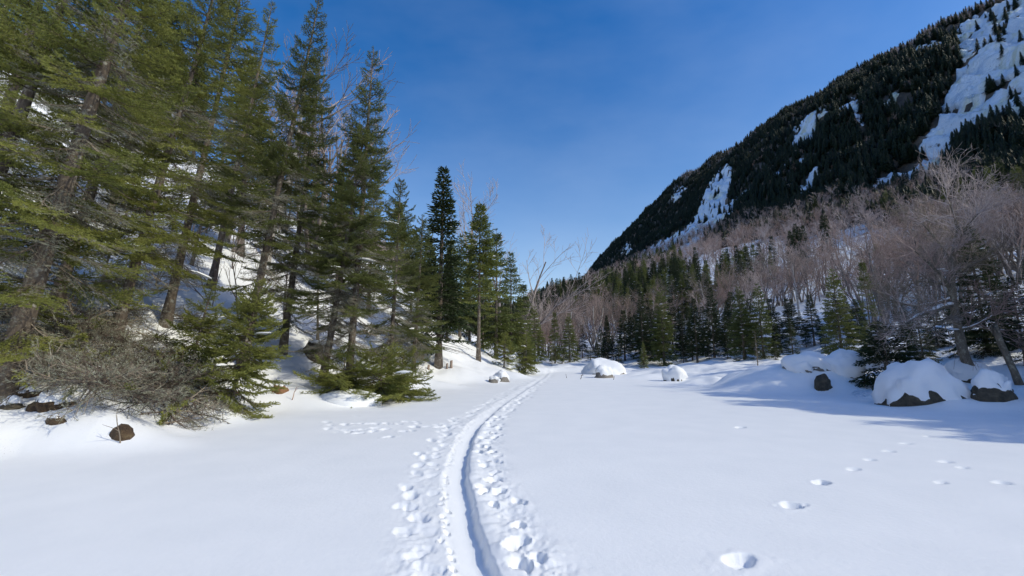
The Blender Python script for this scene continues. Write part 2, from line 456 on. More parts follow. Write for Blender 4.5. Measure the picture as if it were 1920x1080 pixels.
# right-hand wall of the ski track
TRAIL = catmull([(0.35, 0.6), (0.15, 1.6)] + [G(*p) for p in ((948, 1120), (925, 1070), (902, 1010), (884, 945), (874, 890), (880, 840), (897, 800), (930, 770), (965, 745), (1000, 722), (1022, 708), (1030, 699))] + [(4.2, 46.5), (2.6, 54), (2.2, 62), (2.5, 72)], 14)
TS = np.concatenate([[0], np.cumsum(np.linalg.norm(np.diff(TRAIL, axis=0), axis=1))])
def trail_st(x, y):
    best = np.full(x.shape, 1e9); s = np.zeros(x.shape); t = np.zeros(x.shape)
    for i in range(len(TRAIL) - 1):
        a, b = TRAIL[i], TRAIL[i + 1]; d = b - a; L = math.hypot(*d)
        q = np.clip(((x - a[0]) * d[0] + (y - a[1]) * d[1]) / (L * L), 0, 1)
        ex, ey = x - a[0] - q * d[0], y - a[1] - q * d[1]
        dd = np.hypot(ex, ey); m = dd < best
        best = np.where(m, dd, best); s = np.where(m, TS[i] + q * L, s)
        t = np.where(m, -np.sign(d[0] * ey - d[1] * ex) * dd, t)      # + to the right
    return s, t
rngT = np.random.default_rng(4)
PRINTS = []       # hollow: x, y, long radius, short radius, angle, depth, rim
def at_trail(s, t):
    i = min(max(np.searchsorted(TS, s) - 1, 0), len(TRAIL) - 2)
    a, b = TRAIL[i], TRAIL[i + 1]; d = (b - a) / np.linalg.norm(b - a); q = s - TS[i]
    return a + d * q + np.array([d[1], -d[0]]) * t, math.atan2(d[1], d[0])
s = 1.0
while s < 62:                               # boot prints on the left of the track
    far = s > 20
    for t0_, sz, n_ in ((-0.68, 1.0, 1), (-0.50, 0.7, 1)):
        if rngT.random() < 0.82:
            p, a = at_trail(s + rngT.uniform(-.1, .1), t0_ + rngT.normal(0, 0.10))
            PRINTS.append((p[0], p[1], rngT.uniform(.10, .17) * (1.3 if far else 1) * sz, rngT.uniform(.055, .085) * (1.3 if far else 1), a + rngT.normal(0, .5), rngT.uniform(.02, .045) * sz, .25))
    s += rngT.uniform(0.26, 0.40) * (1.0 if not far else 1.6)
s = 1.0
while s < 62:                               # deep post-holes on the right
    far = s > 20
    for t0_ in (0.22, 0.42):
        if rngT.random() < 0.80:
            p, a = at_trail(s + rngT.uniform(-.12, .12), t0_ + rngT.normal(0, 0.09))
            PRINTS.append((p[0], p[1], rngT.uniform(.07, .13), rngT.uniform(.045, .075), a + rngT.normal(0, .7), rngT.uniform(.04, .085), .3))
    s += rngT.uniform(0.24, 0.38) * (1.0 if not far else 1.6)
s = 1.0
while s < 40:                               # small pole chips along the left edge of the track
    p, a = at_trail(s, -0.29 + rngT.normal(0, 0.03))
    PRINTS.append((p[0], p[1], rngT.uniform(.025, .045), rngT.uniform(.02, .035), a, rngT.uniform(.025, .045), .9))
    s += rngT.uniform(0.10, 0.20)
for u, v, w in ((1388, 1050, .150), (1484, 948, .135), (1538, 905, .12), (1600, 880, .10), (1632, 862, .10), (1668, 846, .10), (1388, 802, .12), (1775, 866, .10), (1806, 877, .08), (1765, 905, .08), (1880, 905, .11), (1700, 832, .1), (1740, 818, .1)):
    x, y = G(u, v); PRINTS.append((x, y, w * 1.15, w * 0.72, R(25), 0.075 if w > .115 else 0.03, .12))
for k in range(46):                         # a fainter side trail towards the left bank
    u = rngT.uniform(610, 850); v = 803 - (u - 610) * 0.03 + rngT.normal(0, 7)
    x, y = G(u, v); PRINTS.append((x, y, rngT.uniform(.10, .2), rngT.uniform(.06, .1), R(160) + rngT.normal(0, .6), rngT.uniform(.02, .05), .4))
def trail_height(x, y):
    z = np.zeros(x.shape)
    s, t = trail_st(x, y)
    fade = (1 - sstep(30, 62, s) * 0.45)
    deep = (1 - sstep(7, 16, s) * 0.62)
    wob = fbm(s * 2.3, s * 0 + 0.5, 21, 3) * 0.05
    jag = fbm(s * 11.0, t * 2.0, 22, 3) * 0.03
    tt = t + wob + jag
    floor = (0.30 * sstep(-0.33, -0.26, t + wob * 1.5) + 0.70 * sstep(-0.30, -0.06, t)) * (1 - sstep(-0.01, 0.05, tt))
    crest = np.exp(-((tt - 0.13) / 0.08) ** 2) * 0.018
    z += (-0.095 * floor * deep + fbm(x * 3.5, y * 3.5, 35, 4) * 0.07 * sstep(8, 16, s) * np.exp(-((t + 0.1) / 0.6) ** 4) + crest * (0.2 + 1.6 * vnoise(s * 9.1, t, 31))) * fade
    lane = np.exp(-((t - 0.37) / 0.22) ** 2) + 0.6 * np.exp(-((t + 0.60) / 0.20) ** 2)
    z += lane * (fbm(x * 5.5, y * 5.5, 33, 4) * 0.08 + np.abs(fbm(x * 13, y * 13, 37, 3)) * 0.07 - 0.015) * fade
    for (px, py, a, b, ang, dep, rim) in PRINTS:
        m = (np.abs(x - px) < a * 2.4) & (np.abs(y - py) < a * 2.4)
        if not m.any(): continue
        dx, dy = x[m] - px, y[m] - py
        c, sn = math.cos(ang), math.sin(ang)
        lx, ly = dx * c + dy * sn, -dx * sn + dy * c
        e = np.sqrt((lx / a) ** 2 + (ly / b) ** 2) * (1 + 0.9 * fbm(dx / a * 1.7 + px, dy / a * 1.7, 41, 3))
        z[m] += -dep * (1 - sstep(0.55, 1.05, e)) + rim * dep * 0.5 * np.exp(-((e - 1.3) / 0.28) ** 2)
    return z, s, t

def build_ground():
    az = np.radians(np.concatenate([np.arange(-180, -57, 3.0), np.arange(-57, 57, 0.2), np.arange(57, 180, 3.0)]))
    rad = np.concatenate([np.geomspace(0.3, 2.6, 26, endpoint=False), np.geomspace(2.6, 46, 445, endpoint=False), np.geomspace(46, 6000, 230)])
    nr, na = len(rad), len(az)
    RR, AA = np.meshgrid(rad, az, indexing='ij')
    X, Y = RR * np.sin(AA), RR * np.cos(AA)
    Z = hbase(X, Y)
    near = (RR < 80)
    xs, ys = X[near], Y[near]
    zt, s, t = trail_height(xs, ys)
    Z[near] += zt
    tm = np.zeros(X.shape, bool); tm[near] = (t > -1.25) & (t < 1.0) & (s > 0.2) & (s < TS[-1] - 0.3)
    V = np.stack([X, Y, Z], -1).reshape(-1, 3)
    V = np.vstack([V, [[0, 0, V[:na, 2].mean()]]])
    i, j = np.meshgrid(np.arange(nr - 1), np.arange(na), indexing='ij'); j2 = (j + 1) % na
    Q = np.stack([i * na + j, i * na + j2, (i + 1) * na + j2, (i + 1) * na + j], -1).reshape(-1, 4)
    k = np.arange(na); Tc = np.stack([k, np.full(na, nr * na), (k + 1) % na], -1)
    # smooth normals over the whole sheet so the split shows no seam
    N = np.zeros_like(V)
    fn = np.cross(V[Q[:, 2]] - V[Q[:, 0]], V[Q[:, 3]] - V[Q[:, 1]])
    sg = np.sign(fn[:, 2:3]).mean()
    if sg < 0: Q = Q[:, ::-1]; Tc = Tc[:, ::-1]; fn = -fn
    for c in range(4): np.add.at(N, Q[:, c], fn)
    N[-1] = (0, 0, 1); N /= np.linalg.norm(N, axis=1, keepdims=True) + 1e-12
    ctr = V[Q].mean(1)
    lake = inside(ctr[:, 0], ctr[:, 1], LAKE)
    trf = tm.reshape(-1)[Q.clip(0, nr * na - 1)].all(1)
    def part(name, quads, tris, m, label):
        used = np.unique(np.concatenate([quads.ravel(), tris.ravel()]) if len(tris) else quads)
        mp_ = np.full(len(V), -1); mp_[used] = np.arange(len(used))
        F = [mp_[quads]] + ([mp_[tris]] if len(tris) else [])
        me = mk(name, V[used], F, m)
        me.normals_split_custom_set_from_vertices(N[used].tolist())
        obj(name, me, label=label, kind='structure')
    e = np.zeros((0, 3), int)
    part('frozen_lake', Q[lake & ~trf], Tc, M_SNOW, 'smooth white snow lying over the frozen lake')
    part('trail', Q[trf], e, M_SNOW, 'packed ski track with boot prints winding over the snowy lake')
    part('snowy_hillside', Q[~lake & ~trf], e, M_SNOWF, 'snow covered ground rising from the lake shore under the trees')
build_ground()
print('ground', round(time.time() - T0, 1))

# ------------------------------------------------------------------ the mountain
def ridge_x(y):
    return 265 + 0.055 * np.clip(y, -100, 1900)
def ridge_target(y):
    return np.interp(y, [-420, -200, -60, 60, 160, 260, 330, 407, 520, 670, 980, 1300, 1816, 2600, 3400], [10, 30, 65, 118, 172, 208, 226, 246, 270, 292, 318, 338, 350, 350, 300])
GP = np.array([0.0, 0.08, 0.20, 0.35, 0.48, 0.56, 0.66, 0.76, 0.86, 0.94, 1.0, 1.10, 1.3, 1.7])
GV = np.array([-0.02, -0.004, 0.055, 0.145, 0.235, 0.33, 0.52, 0.69, 0.82, 0.925, 1.0, 1.06, 1.04, 0.9])
def hmount(x, y):
    x = np.asarray(x, float); y = np.asarray(y, float)
    rx = ridge_x(y); s = x / rx
    # gullies and buttresses: shift the profile in and out along the wall
    s2 = s + fbm(y / 85, s * 2.2, 61, 4) * 0.10 * sstep(0.3, 0.6, s) * (1 - 0.7 * sstep(0.9, 1.05, s))
    g = np.interp(s2, GP, GV)
    face = sstep(0.42, 0.55, s) * (1 - sstep(0.9, 1.02, s))
    st = fbm((y + g * 260) / 30, (g * 300 - y * 0.35) / 9, 63, 4)            # slanting ledges
    z = hbase(x, y)
    top = ridge_target(y)
    zz = np.maximum(top - np.interp(y, [0, 66, 500, 2000], [3, 6, 55, 104]), 6) * g
    z = z + zz + face * st * 14 + sstep(0.1, 0.3, s) * fbm(x / 14, y / 14, 65, 4) * 5 + sstep(.9, 1, s) * fbm(y / 60, x / 60, 66, 3) * 10
    return z, g
MY = np.concatenate([np.arange(-420, 60, 20.0), np.arange(60, 240, 3.0), np.geomspace(240, 3400, 300)])
MS = np.concatenate([np.linspace(0.0, 0.45, 50, endpoint=False), np.linspace(0.45, 1.02, 130, endpoint=False), np.linspace(1.02, 1.7, 24)])
def mount_xy(s, y):
    return s * ridge_x(y), y

ICE = {   # photo outlines of the ice and snow on the cliffs
 'a': [(1300, 415), (1330, 345), (1350, 315), (1372, 308), (1375, 345), (1365, 380), (1420, 335), (1418, 352), (1390, 375), (1372, 405), (1345, 430), (1320, 460), (1290, 497), (1268, 494), (1272, 470), (1240, 482), (1188, 500), (1200, 475), (1250, 445), (1290, 425)],
 'b': [(1166, 477), (1173, 453), (1184, 460), (1181, 480)],
 'c': [(1256, 385), (1262, 360), (1290, 345), (1284, 362)],
 'd': [(1480, 288), (1488, 250), (1510, 215), (1556, 193), (1562, 205), (1532, 235), (1525, 268)],
 'e': [(1570, 218), (1598, 184), (1614, 196), (1620, 238), (1606, 252), (1596, 210)],
 'f': [(1450, 332), (1470, 300), (1484, 298), (1476, 322), (1460, 336)],
 'g': [(1488, 378), (1508, 340), (1552, 292), (1548, 320), (1522, 350), (1512, 374)],
 'h': [(1542, 358), (1566, 342), (1576, 346), (1564, 362)],
 'i': [(1785, 60), (1830, 30), (1920, -8), (2010, -60), (2010, 220), (1900, 232), (1872, 236), (1835, 255), (1800, 272), (1780, 304), (1730, 300), (1712, 288), (1750, 240), (1770, 190), (1790, 140), (1800, 100)],
 'j': [(1708, 106), (1728, 84), (1784, 74), (1766, 100), (1730, 112)],
 'k': [(1616, 376), (1640, 345), (1725, 298), (1782, 300), (1752, 326), (1684, 354), (1660, 370)],
 'l': [(1488, 312), (1508, 288), (1522, 292), (1502, 318)],
 'm': [(1655, 200), (1680, 170), (1690, 178), (1668, 206)],
}
ICE_LABEL = {
 'a': 'wide blue-white ice flow with yellowish top on the lower cliff towards the saddle',
 'b': 'tiny pale ice patch at the far low end of the dark cliff',
 'c': 'thin ice streak high on the cliff above the wide blue-white flow',
 'd': 'slanting ledges of white snow and ice near the middle of the ridge',
 'e': 'narrow vertical ice pillar beside the bare brown rock face',
 'f': 'small snow gully below the slanting white ledges',
 'g': 'long diagonal snow gully in the dark spruce in the middle of the wall',
 'h': 'short snow patch at the foot of the wall beside the long gully',
 'i': 'largest icefall spreading down the highest part of the cliff',
 'j': 'small snowy ledge beside the top of the largest icefall',
 'k': 'snow apron running down among bare trees below the largest icefall',
 'l': 'little snow patch between the slanting ledges and the small gully',
 'm': 'lone snow fleck in dark spruce below the small snowy ledge',
}
def ice_mask(key, x, y, z):
    u, v = proj(x, y, z)
    nu = fbm(x / 7 + z / 9, y / 7 - z / 11, 71, 4) * 22; nv = fbm(x / 8 - z / 9, y / 8 + z / 7, 77, 4) * 22
    return inside(u + nu, v + nv, ICE[key]) & (fbm(y / 11 + z / 15, z / 5 - y / 17, 79, 4) < 0.25)

def build_mountain():
    S, Yg = np.meshgrid(MS, MY, indexing='ij'); X, Yg = mount_xy(S, Yg)
    Z, Gg = hmount(X, Yg)
    Z = np.where(S < 0.05, Z - 1.2 * (1 - S / 0.05), Z)
    ns, ny = S.shape
    V = np.stack([X, Yg, Z], -1).reshape(-1, 3)
    i, j = np.meshgrid(np.arange(ns - 1), np.arange(ny - 1), indexing='ij')
    Q = np.stack([i * ny + j, (i + 1) * ny + j, (i + 1) * ny + j + 1, i * ny + j + 1], -1).reshape(-1, 4)
    if np.cross(V[Q[:, 1]] - V[Q[:, 0]], V[Q[:, 3]] - V[Q[:, 0]])[:, 2].mean() < 0: Q = Q[:, ::-1]
    me = mk('mountain', V, Q, M_MOUNT)
    sn = 0.50 * (1 - sstep(0.3, 0.5, S)) + 0.10 + 0.42 * sstep(0.97, 1.1, S) + 0.25 * sstep(0.08, 0.3, fbm(Yg / 40, Z / 30, 68, 3))
    a = me.attributes.new('snow', 'FLOAT', 'POINT'); a.data.foreach_set('value', sn.astype(np.float32).ravel())
    obj('mountain', me, label='steep wooded mountain wall with dark cliffs above the valley', kind='structure')
build_mountain()

def build_ice():
    s_ = np.linspace(0.30, 1.04, 330); y_ = np.concatenate([np.geomspace(95, 2000, 1000)])
    S, Yg = np.meshgrid(s_, y_, indexing='ij'); X, Yg = mount_xy(S, Yg); Z, _ = hmount(X, Yg)
    ns, ny = S.shape
    lump = 1.2 + fbm(X / 4 + Z / 5, Yg / 5, 81, 4) * 3.2
    total = np.zeros(S.shape, bool)
    for key in ICE:
        m = ice_mask(key, X, Yg, Z)
        # keep only the front-most wall (the outline could also hit ground behind the ridge)
        m &= S < 1.0
        if m.sum() < 6: continue
        total |= m
        fm = m[:-1, :-1] & m[1:, :-1] & m[1:, 1:] & m[:-1, 1:]
        seen = np.zeros(fm.shape, bool); comps = []
        for i0, j0 in zip(*np.nonzero(fm)):
            if seen[i0, j0]: continue
            st = [(i0, j0)]; seen[i0, j0] = True; c = []
            while st:
                i, j = st.pop(); c.append((i, j))
                for di, dj in ((1, 0), (-1, 0), (0, 1), (0, -1), (1, 1), (-1, -1), (1, -1), (-1, 1)):
                    a, b = i + di, j + dj
                    if 0 <= a < fm.shape[0] and 0 <= b < fm.shape[1] and fm[a, b] and not seen[a, b]: seen[a, b] = True; st.append((a, b))
            if len(c) > 14: comps.append(c)
        if not comps: continue
        i0, j0 = comps[0][0]; org = np.array((X[i0, j0], Yg[i0, j0], Z[i0, j0]))
        root = obj('icefall', None, loc=org, label=ICE_LABEL[key], cat='icefall')
        for c in comps:
            i, j = np.array(c).T
            Q = np.stack([i * ny + j, (i + 1) * ny + j, (i + 1) * ny + j + 1, i * ny + j + 1], -1)
            cnt = np.zeros(ns * ny, int); np.add.at(cnt, Q.ravel(), 1)
            edge = cnt.reshape(S.shape) < 4
            off = np.where(edge, -1.0, np.maximum(lump, 0.5))       # out along the wall's normal, rim tucked in
            V = np.stack([X - off * 0.75, Yg, Z + off * 0.6], -1).reshape(-1, 3) - org
            used = np.unique(Q); mp_ = np.full(ns * ny, -1); mp_[used] = np.arange(len(used))
            obj('ice_sheet', mk('ice_sheet', V[used], mp_[Q], M_ICE), root)
build_ice()
print('mountain', round(time.time() - T0, 1))

# ------------------------------------------------------------------ conifer branches (near trees): real twigs and needles
def rot_about(v, axis, a):
    axis = axis / (np.linalg.norm(axis) + 1e-9)
    return v * math.cos(a) + np.cross(axis, v) * math.sin(a) + axis * np.dot(axis, v) * (1 - math.cos(a))
def make_branch(rng, L, live, droop=0.18, lichen=0.0, sparse=1.0):
    """a conifer branch along +X, unit metres; live = fraction of the outer part that carries needles"""
    n = max(7, int(L / 0.14))
    P = []; y = z = 0.0
    for i in range(n + 1):
        t = i / n
        P.append((L * t, y, -droop * L * math.sin(t * 2.3) * 0.8 + 0.10 * L * t ** 3))
        y += rng.normal(0, 0.012) * L ** .5
    P = np.array(P)
    A, B, ra, rb = [], [], [], []            # wood
    NA, NB = [], []                          # needle-bearing twigs
    LA, LB = [], []
    r0 = 0.007 + 0.006 * L
    for i in range(n):
        t = i / n
        A.append(P[i]); B.append(P[i + 1]); ra.append(r0 * (1 - t) + .002); rb.append(r0 * (1 - t - 1 / n) + .002)
        if t > 1 - live: NA.append(P[i]); NB.append(P[i + 1])
    d = 0.10 * L; side = 1
    while d < L * 0.985:
        t = d / L; k = t * n; i = min(int(k), n - 1); p = P[i] + (P[i + 1] - P[i]) * (k - i)
        ax = (P[i + 1] - P[i]); ax /= np.linalg.norm(ax)
        sl = (0.42 * (L - d) + 0.10) * rng.uniform(0.6, 1.15) * min(1, 0.45 + 2.2 * t)
        ang = R(rng.uniform(40, 62)) * side
        dv = rot_about(ax, np.array([0, 0, 1.0]), ang); dv[2] += rng.normal(-0.03, 0.14); dv /= np.linalg.norm(dv)
        has = t > (1 - live) and rng.random() < sparse
        m = max(2, int(sl / 0.11)); q = p.copy(); dd = dv.copy()
        for j in range(m):
            q2 = q + dd * sl / m
            A.append(q); B.append(q2); ra.append(.0042 * (1 - j / m) + .0018); rb.append(.0042 * (1 - (j + 1) / m) + .0018)
            tt = j / m
            if has or (live > 0 and t > 0.9 - live and tt > .55): NA.append(q); NB.append(q2)
            for sd in (-1, 1):
                if rng.random() < 0.93:
                    tl = min(0.22, (0.50 * sl * (1 - tt) + 0.05)) * rng.uniform(0.6, 1.2)
                    tv = rot_about(dd, np.array([0, 0, 1.0]), R(rng.uniform(35, 58)) * sd); tv[2] += rng.normal(-0.02, 0.16); tv /= np.linalg.norm(tv)
                    o = q + dd * sl / m * rng.uniform(0, 1)
                    e = o + tv * tl
                    if has: NA.append(o); NB.append(e)
                    else:
                        if rng.random() < 0.62: A.append(o); B.append(e); ra.append(.0022); rb.append(.0012)
                        if rng.random() < lichen: LA.append(o); LB.append(e)
            q = q2; dd = dd + np.array([0, 0, rng.normal(0.01, .06)]); dd /= np.linalg.norm(dd)
        d += rng.uniform(0.045, 0.085); side = -side
    parts = []
    V, Q = frusta(A, B, ra, rb, 3); parts.append((V, [Q], [0]))
    def needles(NA, NB, step, ln, w, per, midx):
        NA = np.array(NA); NB = np.array(NB); D = NB - NA; LL = np.linalg.norm(D, axis=1)
        cnt = np.maximum(1, np.ceil(LL / step).astype(int)) * per
        idx = np.repeat(np.arange(len(NA)), cnt); m = len(idx)
        f = rng.random(m)[:, None]; o = NA[idx] + D[idx] * f
        ax = D[idx] / (LL[idx][:, None] + 1e-9)
        rv = rng.normal(size=(m, 3)); rv -= ax * (rv * ax).sum(1, keepdims=True); rv /= np.linalg.norm(rv, axis=1, keepdims=True) + 1e-9
        rv[:, 2] = rv[:, 2] * 0.75 + 0.12
        dr = ax * rng.uniform(.45, .85, (m, 1)) + rv * 0.75; dr /= np.linalg.norm(dr, axis=1, keepdims=True)
        sd = np.cross(dr, rng.normal(size=(m, 3))); sd /= np.linalg.norm(sd, axis=1, keepdims=True) + 1e-9
        ll = ln * rng.uniform(.7, 1.25, (m, 1))
        V = np.stack([o - sd * w, o + sd * w, o + dr * ll], 1).reshape(-1, 3)
        return (V, [np.arange(3 * m).reshape(-1, 3)], [midx])
    if NA: parts.append(needles(NA, NB, 0.021, 0.034, 0.0052, 5, 1))
    if LA: parts.append(needles(LA, LB, 0.02, 0.035, 0.0030, 3, 2))
    V, F, M = join(parts)
    return V, F, M
BR = {}          # kind -> list of (length, (V,F,M))
rb_ = np.random.default_rng(77)
for kind, live, lich, sparse in (('live', .88, .1, 1.0), ('half', .50, .7, .85), ('dead', 0.0, .35, 0.0)):
    BR[kind] = []
    for L in (0.55, 1.0, 1.6, 2.3, 3.1):
        for q in range(2 if L < 3 else 1):
            BR[kind].append((L, make_branch(rb_, L, live, droop=rb_.uniform(.08, .22), lichen=lich, sparse=sparse)))
BRM = {}
def branch_mesh(kind, i, needle, dark=False):
    key = (kind, i, needle.name, dark)
    if key not in BRM:
        V, F, M = BR[kind][i][1]
        BRM[key] = mk(kind + '_branch', V, F, [M_TWIG if kind != 'live' and not dark else M_TWIGD, needle, M_LICHEN], M, smooth=False)
    return BRM[key]
print('branches', round(time.time() - T0, 1), sum(len(f) for k in BR.values() for _, (v, F, m) in k for f in F))

CLUMPS = []
for q in range(5):
    V, F = icosphere(3)
    W = V * (1 + 0.55 * n3(V, 1.7, 300 + q)[:, None]); W[:, 2] = np.where(W[:, 2] < 0, W[:, 2] * 0.35, W[:, 2]) * 0.55
    CLUMPS.append(mk('snow_clump', W, F, M_CLUMP))

def place(u, Y, dz=0.0):
    """ground point at forward distance Y in photo column u"""
    x = (u - CX) / FPX * Y
    for _ in range(6):
        z = hp(x, Y); uu, vv = proj(x, Y, z); x += (u - uu) / FPX * Y
    return x, Y, hp(x, Y)
def place_m(u, Y):
    x = (u - CX) / FPX * Y
    for _ in range(6):
        z = ground(x, Y); uu, vv = proj(x, Y, z); x += (u - uu) / FPX * Y
    return x, Y, ground(x, Y)
def ground_v(x, y):
    z = hbase(x, y); zm, g = hmount(x, y)
    return np.where(x > 0.02 * ridge_x(y), np.maximum(z, zm), z)
def ground(x, y):
    return float(ground_v(np.array([x], float), np.array([y], float))[0])
def hit(u, v, y0=3.0, y1=90.0, n=900):
    """where the ray of a photo pixel first meets the ground"""
    d = np.array(ray(u, v)); d /= d[1]; Y = np.geomspace(y0, y1, n)
    under = EYE + d[2] * Y <= ground_v(d[0] * Y, Y)
    k = int(np.argmax(under)) if under.any() else n - 1
    return d[0] * Y[k], Y[k]
def height_for(u, Y, vtop):
    return at(u, vtop, Y).z

def trunk_mesh(name, rng, H, r, m, sweep=0.0, n=12, k=14, wob=0.02):
    t = np.linspace(0, 1, k); ph = rng.uniform(0, 6, 2)
    P = np.stack([sweep * np.sin(t * 1.5) + wob * H * 0.2 * np.sin(t * 5 + ph[0]) * t, wob * H * 0.2 * np.sin(t * 4 + ph[1]) * t, t * H - 0.35 * (t == 0)], -1)
    rad = r * (1 - t) ** 0.85 + 0.012 + r * 0.55 * np.exp(-t * H / 0.22)
    V, F = tube(P, rad, n, True, rng, 0.05)
    return mk(name, V, F, m), P
NEARN = [0]
def near_conifer(x, y, H, r, rad, label, seed, lean=(0, 0), base=0.1, deadto=0.35, halfto=0.6, needle=None, n=90, clumps=3, group=None, cat='conifer', name='conifer_tree', taper=0.8, droop=0, sky_side=None):
    rng = np.random.default_rng(seed)
    needle = needle or M_FIR
    z = ground(x, y)
    root = obj(name, None, loc=(x, y, z - 0.05), label=label, cat=cat, group=group)
    root.empty_display_size = 0.3
    root.rotation_euler = (R(lean[1]), R(lean[0]), 0)
    me, P = trunk_mesh('trunk', rng, H, r, M_BARK)
    obj('trunk', me, root)
    hs_ = np.sort(base + (1 - base) * (rng.random(n) ** 0.92)); phi = rng.uniform(0, 6.28)
    for h in hs_:
        h = min(h, 0.992)
        phi += 2.4 + rng.normal(0, .35)
        L = rad * (max(1 - h, 0.0) ** taper) * rng.uniform(.70, 1.22) * (0.65 + 0.35 * sstep(base, base + 0.18, h)) + 0.16
        kind = 'dead' if h < deadto and rng.random() < 0.75 else ('half' if h < halfto and rng.random() < 0.72 else 'live')
        if kind == 'dead': L *= rng.uniform(.55, .95)
        c = [i for i in range(len(BR[kind]))]
        c.sort(key=lambda i: abs(math.log(BR[kind][i][0] / L)) + rng.uniform(0, .12))
        i = c[0]
        o = obj('branch', branch_mesh(kind, i, needle), root)
        k = h * (len(P) - 1); a = int(k); p = P[a] + (P[min(a + 1, len(P) - 1)] - P[a]) * (k - a)
        o.location = p
        pitch = -22 + 62 * h ** 1.6 + rng.normal(0, 8) + droop
        o.rotation_euler = Euler((rng.normal(0, .22), -R(pitch), phi), 'XYZ')
        s_ = L / BR[kind][i][0]
        o.scale = (s_, s_ * rng.uniform(.85, 1.2), s_)
        if clumps > 0 and kind != 'dead' and h < .72 and rng.random() < 1.6 * clumps / n:
            q = obj('snow_clump', CLUMPS[rng.integers(5)], root)
            e = Euler((0, -R(pitch), phi), 'XYZ').to_matrix() @ Vector((L * rng.uniform(.45, .8), 0, 0.015))
            q.location = Vector(p) + e; sc_ = rng.uniform(.10, .26)
            q.rotation_euler = (0, -R(pitch) * .6, phi); q.scale = (sc_ * 1.6, sc_ * rng.uniform(.6, 1), sc_ * .55)
    return root

# left bank, near trees: photo column of the foot, distance, photo row of the top (or height), lean to the lake
def H_for(u_foot, Y, v_top):
    x, y, z = place(u_foot, Y); return at(u_foot, v_top, Y).z - z
NEAR = [
 # u, Y, H, r, rad, lean, base, dead, half, needle, n, clumps, label
 (0, 8.6, 12.5, .18, 2.7, 9, .10, .18, .66, M_FIR, 155, 3, 'leaning thick grey trunked fir with lichen crusted bark on the steep bank'),
 (-150, 8.2, 11.0, .16, 2.6, 8, .14, .18, .45, M_FIR, 114, 1, 'fir whose boughs reach over the bank beyond the leaning thick trunk'),
 (-40, 14.5, 14.0, .18, 2.6, 8, .18, .26, .45, M_FIR, 122, 2, 'tall fir high on the snow slope behind the thick leaning trunk'),
 (95, 11.5, 13.5, .14, 2.6, 7, .10, .22, .66, M_FIR, 151, 3, 'mossy yellow-green fir just behind the thick leaning trunk'),
 (215, 12.3, 13.0, .13, 2.6, 7, .10, .22, .60, M_FIR, 155, 3, 'bright green fir over the tangle of dead brush'),
 (310, 14.8, 14.0, .14, 2.6, 6, .12, .24, .64, M_FIR, 147, 4, 'fir with broad sunlit boughs halfway up the open snow slope'),
 (120, 17.5, 14.0, .14, 2.5, 6, .2, .3, .5, M_FIR, 106, 2, 'yellowish fir standing between the mossy fir and the darker spruce'),
 (200, 19.5, 14.0, .14, 2.5, 6, .20, .3, .5, M_SPRUCE, 106, 2, 'darker spruce set back on the slope behind the bright green fir'),
 (395, 19.0, 15.0, .14, 2.5, 5, .16, .3, .5, M_FIR, 122, 3, 'slim fir on the slope with bare lower stem among grey twigs'),
 (455, 15.2, 14.8, .14, 2.4, 6, .14, .30, .50, M_SPRUCE, 155, 5, 'dark crowned spruce with bare twiggy lower trunk over open snow'),
 (530, 17.5, 13.0, .13, 2.5, 3, .10, .28, .5, M_SPRUCE, 131, 4, 'spruce crowded behind the twin trunked fir, lower boughs dead and grey'),
 (604, 16.2, 10.5, .13, 2.5, 6, .08, .26, .55, M_SPRUCE, 139, 5, 'shorter dark spruce beside the black rock on the bank'),
 (652, 16.4, 14.4, .14, 2.4, 1, .05, .30, .62, M_SPRUCE, 172, 4, 'tall pointed spruce with grey lichen hung branches against the sky'),
 (728, 19.5, 9.8, .11, 2.4, 1, .04, .30, .66, M_SPRUCE, 139, 4, 'spruce draped with pale dead twigs beside the pointed one'),
 (775, 23.5, 9.0, .11, 2.2, 1, .05, .16, .45, M_SPRUCE, 131, 4, 'round shouldered green spruce in front of the narrow dark spire'),
]
for i, (u, Y, H, r, rad, lean, base, dead, half, nd, n, cl, lab) in enumerate(NEAR):
    x, y, z = place(u, Y)
    near_conifer(x, y, H, r, rad, lab, 100 + i, lean=(lean, random.Random(i).uniform(-2, 2)), base=base, deadto=dead, halfto=half, needle=nd, n=n, clumps=cl)
YOUNG = [
 (430, 11.4, 3.4, .045, 1.35, .03, 110, M_FIR, 'bushy young fir leaning out over the snow edge of the lake'),
 (350, 12.6, 2.8, .04, 1.1, .03, 70, M_FIR, 'smaller young fir tucked behind the bushy one'),
 (710, 15.7, 1.7, .035, 2.2, .06, 34, M_FIR, 'low spreading young spruce at the foot of the pointed spruce'),
 (640, 15.2, 1.4, .03, 1.8, .06, 30, M_FIR, 'knee high young spruce in front of the black rock'),
 (750, 18.4, 1.6, .03, 1.7, .06, 30, M_FIR, 'young fir at the edge of the shore past the low snow bank boulder'),
 (945, 35, 2.8, .04, 1.3, .03, 60, M_FIR, 'yellow-green sapling beside the angular snow covered rocks'),
 (985, 36.5, 3.4, .04, 1.4, .03, 64, M_FIR, 'dense sapling standing where the trail enters the woods'),
]
for i, (u, Y, H, r, rad, base, n, nd, lab) in enumerate(YOUNG):
    x, y, z = place(u, Y)
    near_conifer(x, y, H, r, rad, lab, 300 + i, lean=(6, -4) if i < 2 else (2, 0), base=base, deadto=0.0, halfto=.15, needle=nd, n=n, clumps=2, name='young_conifer', cat='sapling', droop=4, taper=.45 if rad > 1.5 else .8)
print('near trees', round(time.time() - T0, 1))

